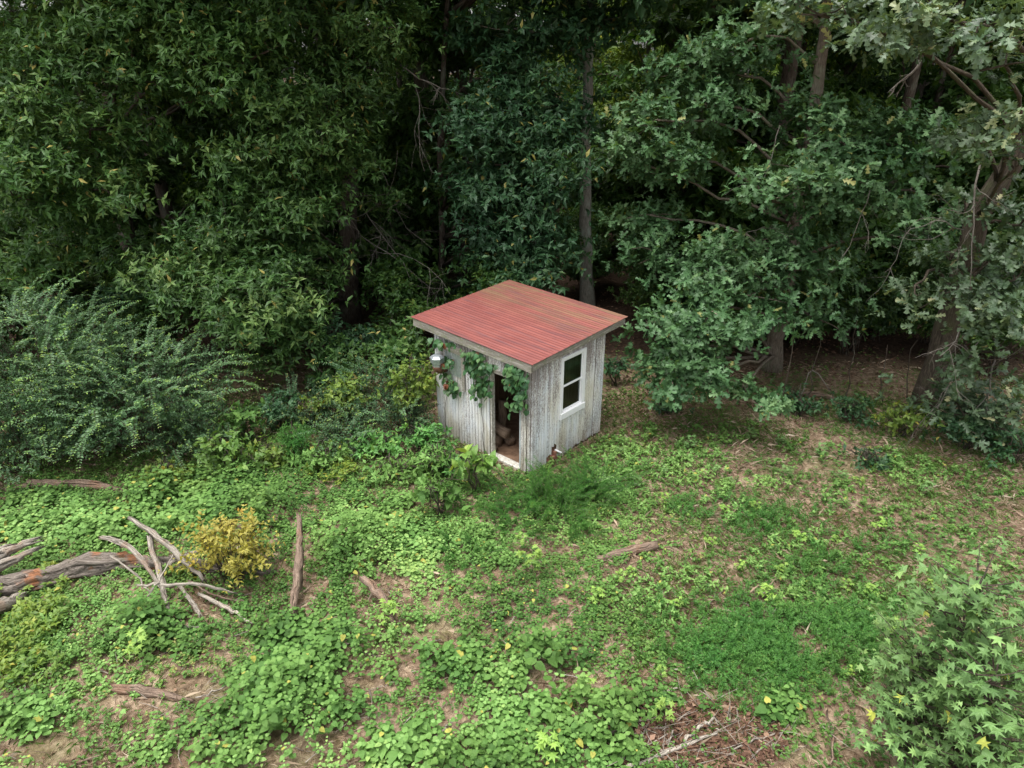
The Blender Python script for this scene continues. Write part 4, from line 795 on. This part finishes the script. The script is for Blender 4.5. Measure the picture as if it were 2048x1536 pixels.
def scatter(n, x0, x1, y0, y1):
    x = rng.uniform(x0, x1, n); y = rng.uniform(y0, y1, n); k = (np.abs(x) < .74 * y + 1.8) & ~inshed(x, y); return x[k], y[k]
# heart-leaved carpet
x, y = scatter(30000, -11, 5, 4.6, 13); d, pl, px, py = cover(x, y); k = rng.random(len(x)) < d * .85; x, y, pl, d = x[k], y[k], pl[k], d[k]
mb = MB(); n = len(x); big = .62 + .6 * np.clip(pl * 1.4, 0, 1); hgt = (.05 + .16 * rng.random(n)) * (.5 + .9 * np.clip(pl * 1.3, 0, 1)) * (.45 + 2.6 * np.clip(vnoise(x, y, 1.7, 41) - .15, 0, 1) ** 1.5 + .5 * vnoise(x, y, 4.5, 42)); vp = np.clip(.42 + (fnoise(x, y, .9, 51) - .5) * 1.5 + rng.normal(0, .08, n), 0, .9)
base = np.stack([x, y, gz(x, y)], -1)
lean = rng.normal(0, .15, (n, 2)); ph = rng.random(n) * 6.28
for tier in range(3):
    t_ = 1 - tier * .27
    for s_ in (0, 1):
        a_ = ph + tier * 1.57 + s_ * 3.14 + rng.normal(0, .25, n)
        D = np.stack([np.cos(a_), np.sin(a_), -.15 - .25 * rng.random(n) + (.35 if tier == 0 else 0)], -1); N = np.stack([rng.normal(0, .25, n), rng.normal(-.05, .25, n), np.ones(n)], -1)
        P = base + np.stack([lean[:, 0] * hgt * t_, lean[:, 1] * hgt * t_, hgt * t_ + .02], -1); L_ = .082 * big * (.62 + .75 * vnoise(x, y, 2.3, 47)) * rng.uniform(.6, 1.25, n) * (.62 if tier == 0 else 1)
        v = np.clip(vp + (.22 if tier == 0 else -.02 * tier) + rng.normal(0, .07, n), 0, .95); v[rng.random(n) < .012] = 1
        leaves(mb, P + D * .012, D, N, L_, L_ * .82, HEART, v)
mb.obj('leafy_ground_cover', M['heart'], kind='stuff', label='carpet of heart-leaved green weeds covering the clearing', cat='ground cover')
# yellow-green leafy weeds at the left, and darker ones between the carpets
for nm, lab, mt, patches, L0, ht in [('yellow_green_weeds', 'yellow-green leafy weeds growing over the front of the rotten log', 'ygreen', [(120, 1235, 190, 60, 120), (250, 1190, 110, 40, 70), (60, 1330, 90, 50, 50), (150, 1172, 120, 14, 60), (330, 1150, 80, 14, 30), (330, 965, 60, 25, 60), (700, 950, 120, 25, 50)], .075, .26),
                                     ('bright_weeds', 'bright green lance-leaved weeds among the heart-leaved carpet', 'heart', [(180, 1270, 160, 50, 120), (880, 1100, 130, 60, 150), (1300, 1010, 190, 70, 130), (1600, 950, 300, 60, 150), (1750, 1130, 260, 100, 110), (1420, 1190, 180, 80, 90), (900, 950, 130, 30, 130), (1230, 920, 70, 40, 50), (1850, 980, 200, 60, 90), (1400, 890, 200, 40, 90)], .062, .18)]:
    mb = MB(); r = rng
    for (cx, cy_, rx, ry, n_) in patches:
        q = nrm(r.normal(size=(n_, 2))) * np.sqrt(r.random((n_, 1))); G = np.array([gnd(cx + a_ * rx, cy_ + b_ * ry) for a_, b_ in q]); G = G[~inshed(G[:, 0], G[:, 1])]; G[:, 2] = gz(G[:, 0], G[:, 1])
        G = G[fnoise(G[:, 0], G[:, 1], 1.4, 44) > .45]
        for st_ in range(4):
            T = G + np.stack([r.normal(0, .06, len(G)), r.normal(0, .06, len(G)), ht * r.uniform(.3, 1, len(G))], -1)
            rosettes(mb, T, np.array([0, 0, 1.0]) + r.normal(0, .35, T.shape), 6, L0, .5, LANCE, r, .5, np.clip(.6 + r.normal(0, .16, len(G)) + (fnoise(G[:, 0], G[:, 1], .8, 45) - .5), 0, .9))
    mb.obj(nm, M[mt], kind='stuff', label=lab, cat='weeds')
# small clover-like weeds, everywhere thin
x, y = scatter(70000, -12, 13, 4.6, 17); px, py = to_px(np.stack([x, y, 0 * x], -1)); w = fnoise(x, y, .9, 61); k = rng.random(len(x)) < np.clip((w - .33) * 3.4, .10, .9) * np.clip((16.5 - y) / 3.5, .15, 1)
for c in BARE[:8]: k &= ~((ell(px, py, *c) > .45) & (rng.random(len(x)) < .9))
x, y = x[k], y[k]; n = len(x); mb = MB(); base = np.stack([x, y, gz(x, y)], -1); hgt = .02 + .10 * rng.random(n) ** 1.5; v0 = np.clip(.45 + (fnoise(x, y, .7, 63) - .5) + rng.normal(0, .12, n), 0, .95)
for j in range(5):
    a_ = rng.random(n) * 6.28; D = np.stack([np.cos(a_), np.sin(a_), rng.uniform(-.2, .5, n)], -1); N = np.stack([rng.normal(0, .3, n), rng.normal(0, .3, n), np.ones(n)], -1)
    L_ = .042 * rng.uniform(.6, 1.5, n); leaves(mb, base + np.stack([0 * x, 0 * x, hgt * rng.uniform(.3, 1, n) + .012], -1), D, N, L_, L_ * .55, KITE, np.clip(v0 + rng.normal(0, .1, n), 0, .97))
mb.obj('weeds', M['grass'], kind='stuff', label='small clover-like weeds scattered over the clearing', cat='weeds')
# grass blades
x, y = scatter(170000, -12, 13, 4.6, 16); w = fnoise(x, y, .7, 71); k = rng.random(len(x)) < np.clip((w - .36) * 3.2, .06, .9) * np.where(x > 1.5, 1, .35) * np.clip((15.5 - y) / 2.5, .05, 1); x, y = x[k], y[k]; n = len(x)
mb = MB(); a_ = rng.random(n) * 6.28; D = np.stack([np.cos(a_) * .7, np.sin(a_) * .7, rng.uniform(.3, 1.1, n)], -1); N = np.stack([-np.cos(a_), -np.sin(a_), np.ones(n)], -1); L_ = rng.uniform(.05, .17, n); v = np.clip(.5 + (w[k] - .5) + rng.normal(0, .15, n), 0, 1)
leaves(mb, np.stack([x, y, gz(x, y)], -1), D, N, L_, .007 + 0 * L_, KITE, v); mb.obj('grass', M['grass'], kind='stuff', label='thin short grass growing through the straw', cat='grass')
# straw
x, y = scatter(400000, -12, 13, 4.6, 16); w = fnoise(x, y, 1.1, 81); d, pl, px, py = cover(x, y); k = rng.random(len(x)) < np.clip((w - .3) * 2.4, .1, 1) * np.clip((15 - y) / 3, .1, 1) * np.clip(1.1 - d * 1.2, .12, 1); x, y = x[k], y[k]; n = len(x)
mb = MB(); a_ = rng.random(n) * 6.28; D = np.stack([np.cos(a_), np.sin(a_), rng.normal(.05, .12, n) + np.where(rng.random(n) < .04, .8, 0)], -1); N = np.stack([rng.normal(0, .3, n), rng.normal(0, .3, n), np.ones(n)], -1); L_ = rng.uniform(.035, .13, n) * rng.choice([1, 1, 1, 1, 2.2], n)
leaves(mb, np.stack([x, y, gz(x, y) + .025 * rng.random(n) + .008], -1), D, N, L_, rng.uniform(.003, .006, n), KITE, np.clip(rng.normal(.55, .22, n), 0, 1)); mb.obj('straw', M['straw'], kind='stuff', label='dry tan straw strewn over the ground', cat='straw')
# dead leaves
x, y = scatter(42000, -15, 15, 4.6, 22); px, py = to_px(np.stack([x, y, 0 * x], -1)); k = rng.random(len(x)) < np.maximum(np.clip((y - 11.5) / 3, .12, .9), 1.6 * ell(px, py, 1380, 1480, 170, 75)) * np.clip(fnoise(x, y, 1.3, 91) * 1.8 - .25, 0, 1); x, y = x[k], y[k]; n = len(x)
mb = MB(); a_ = rng.random(n) * 6.28; D = np.stack([np.cos(a_), np.sin(a_), rng.normal(0, .25, n)], -1); N = np.stack([rng.normal(0, .45, n), rng.normal(0, .45, n), np.ones(n)], -1); L_ = rng.uniform(.05, .12, n)
x2, y2 = np.array([gnd(1390 + q[0] * 185, 1480 + q[1] * 75)[:2] for q in nrm(rng.normal(size=(3800, 2))) * np.sqrt(rng.random((3800, 1)))]).T
x = np.concatenate([x, x2]); y = np.concatenate([y, y2]); n = len(x); a_ = rng.random(n) * 6.28; D = np.stack([np.cos(a_), np.sin(a_), rng.normal(0, .3, n)], -1); N = np.stack([rng.normal(0, .5, n), rng.normal(0, .5, n), np.ones(n)], -1); L_ = rng.uniform(.04, .11, n)
leaves(mb, np.stack([x, y, gz(x, y) + .03 * rng.random(n) + .008], -1), D, N, L_, L_ * .6, KITE, np.clip(rng.normal(.45, .22, n), 0, 1)); mb.obj('leaf_litter', M['litter'], kind='stuff', label='fallen brown leaves on the ground', cat='leaf litter')
mb = MB()
for i in range(300):
    q = nrm(rng.normal(size=2)) * math.sqrt(rng.random()); p = gnd(1390 + q[0] * 190, 1480 + q[1] * 75) if i < 110 else gnd(rng.uniform(0, 1900), rng.uniform(1180, 1530)); a_ = rng.uniform(0, 6.28) if i % 3 else rng.normal(.45, .3); L_ = rng.uniform(.12, .5)
    b_ = np.array([p[0], p[1], float(gz(p[0], p[1])) + .03]); e_ = b_ + np.array([math.cos(a_) * L_, math.sin(a_) * L_, rng.uniform(-.02, .1)])
    tube(mb, curve([b_, (b_ + e_) / 2 + rng.normal(0, .02, 3), e_], 5), np.linspace(.006, .002, 5) * rng.uniform(.6, 1.5), 4, rng)
mb.obj('twig_litter', M['log_grey'], kind='stuff', label='fine dead twigs strewn over the brush and straw', cat='twigs')
# feathery green patches
def feather(name, label, patches, seed, cat='weeds', hl=(.15, .32), leaf=.028, arch=.3, step=.014):
    r = np.random.default_rng(seed); mb = MB(); wd_ = MB()
    for (cx, cy_, rx, ry, n_) in patches:
        for i in range(n_):
            q = r.normal(size=2) * .5; p = gnd(cx + q[0] * rx, cy_ + q[1] * ry)
            if fnoise(p[0], p[1], 1.5, 95) < .36: continue
            b_ = np.array([p[0], p[1], float(gz(p[0], p[1]))]); dd = nrm(np.array([r.normal(0, .35), r.normal(0, .35), 1]))
            shoots(mb, None, [b_], [dd], [r.uniform(*hl)], r, leaf, .28, step, arch, KITE, .4 + r.normal(0, .12), .25, 3)
    return mb.obj(name, M['fern'], kind='stuff', label=label, cat=cat)
feather('feathery_weeds', 'bright green feathery weed patch in the right foreground', [(1560, 1290, 250, 100, 1700), (1500, 1040, 120, 40, 260), (1650, 1120, 130, 50, 220), (1720, 1240, 90, 40, 150), (1380, 1020, 70, 25, 80)], 96, leaf=.052, step=.021)
# dog fennel clumps in front of the shed: tall arching plumes
for i, (px, py, n_, h, lab) in enumerate([(1100, 1015, 60, .85, 'tall feathery fennel clump arching in front of the shed corner'), (1185, 990, 52, .85, 'feathery fennel clump leaning right past the shed corner'), (1020, 1050, 28, .55, 'shorter feathery fennel clump left of the tall arching one'), (930, 1110, 22, .4, 'small feathery clump among the heart-leaved weeds'),
                                          (1150, 1060, 26, .5, 'feathery clump nearest the bare straw below the shed corner'), (1010, 1010, 16, .45, 'feathery weeds just before the door sill')]):
    r = np.random.default_rng(500 + i); p = gnd(px, py); b_ = np.array([p[0], p[1], float(gz(p[0], p[1]))]); mb = MB(); wd_ = MB()
    for j in range(n_):
        o_ = np.array([r.normal(0, .22), r.normal(0, .18), 0]); dd = nrm(np.array([o_[0] * 1.6 + r.normal(.1, .3), o_[1] * 1.2 + r.normal(-.1, .3), 1])); shoots(mb, wd_, [o_], [dd], [h * r.uniform(.6, 1.25)], r, .05, .15, .011, .6, KITE, .45 + r.normal(0, .12), .3, 4, rad=.004)
    root = empty('fennel_clump', b_, label=lab, cat='weeds', group='fennel clumps before the shed'); wd_.obj('stem', M['twig'], root); mb.obj('foliage', M['fern'], root, kind='stuff')
# seedlings: three built, then copied
def seedling(seed, h, mat, n, L):
    r = np.random.default_rng(seed); root = empty('seedling', (0, 0, 0)); mb = MB(); wd_ = MB(); tube(wd_, curve([[0, 0, 0], [.02, .01, h]], 4), [.005, .004, .003, .002], 4)
    P = np.stack([r.normal(0, .03, n), r.normal(0, .03, n), h * r.uniform(.35, 1.05, n)], -1); a_ = r.random(n) * 6.28; D = np.stack([np.cos(a_), np.sin(a_), r.uniform(-.2, .3, n)], -1); N = np.stack([r.normal(0, .3, n), r.normal(0, .3, n), np.ones(n)], -1); L_ = L * r.uniform(.6, 1.2, n)
    leaves(mb, P + D * .05, D, N, L_, L_, STAR, np.clip(.3 + .5 * P[:, 2] / h + r.normal(0, .1, n), 0, .97)); wd_.obj('stem', M['bark'], root); mb.obj('leaf_spray', mat, root, kind='stuff'); return root
sl = [seedling(601, .28, M['lime'], 14, .10), seedling(602, .4, M['lime'], 20, .10), seedling(603, .34, M['gum'], 26, .10)]; used = set()
SP = [(1042, 1092, 1, 'bright lime-green seedling standing in straw below the fennel clumps'), (1065, 1150, 1, 'yellow-green leafy seedling below the lime-green one in straw'), (1187, 1200, 0, None), (770, 1235, 0, 'lime seedling at the foot of the slanting slab'), (1170, 1382, 0, 'yellow-green seedling in the bare straw near the bottom'),
      (1105, 1500, 0, 'yellow seedling at the bottom edge beside the grey branch'), (1320, 1350, 1, None), (1260, 1140, 0, None), (1325, 1440, 1, 'lime seedling at the tip of the grey curved branch'), (1530, 1190, 0, None), (1480, 1130, 1, None), (1620, 1350, 0, None), (1690, 1340, 0, None), (1690, 1160, 0, None), (1670, 1075, 0, None), (1780, 1260, 1, None),
      (1325, 1000, 1, None), (1310, 1060, 0, None), (1270, 960, 2, None), (1330, 940, 2, None), (1460, 960, 2, None), (1430, 940, 2, None), (1570, 950, 2, None), (1680, 950, 2, 'large seedling with yellowing leaves at the edge of the oak shade'), (1715, 965, 1, None), (1450, 1010, 0, None), (1510, 1010, 0, None), (1300, 1190, 0, None), (1240, 1160, 1, None), (1350, 1200, 0, None),
      (1240, 900, 2, None), (1215, 970, 2, None), (1830, 1100, 0, None), (1900, 1050, 0, None), (1750, 1050, 0, None), (1600, 1070, 0, None), (1850, 980, 2, None), (1950, 1000, 2, None), (1560, 880, 2, None), (1640, 900, 2, None), (1500, 870, 2, None), (1380, 890, 2, None), (1860, 1170, 0, None), (1420, 1080, 0, None), (1560, 1130, 0, None), (290, 1310, 1, 'lime seedling in the weeds under the crossed dead limbs'), (300, 1090, 0, None), (1740, 1180, 0, None), (1980, 1090, 2, None)]
for n_, (px, py, i, lab) in enumerate(SP):
    o = sl[i] if i not in used else copy_tree(sl[i]); used.add(i); p = gnd(px, py + 14); o.location = (p[0], p[1], float(gz(p[0], p[1])) - .005); o.rotation_euler = (0, 0, rng.uniform(0, 6.28)); s_ = rng.uniform(.45, .95) * (1.4 if lab else 1); o.scale = (s_,) * 3
    o['category'] = 'seedling'; o['group'] = 'star-leaved seedlings in the clearing'
    o['label'] = lab or ('small dull green star-leaved seedling near the wood edge' if i == 2 else 'small bright green star-leaved seedling scattered in the straw')
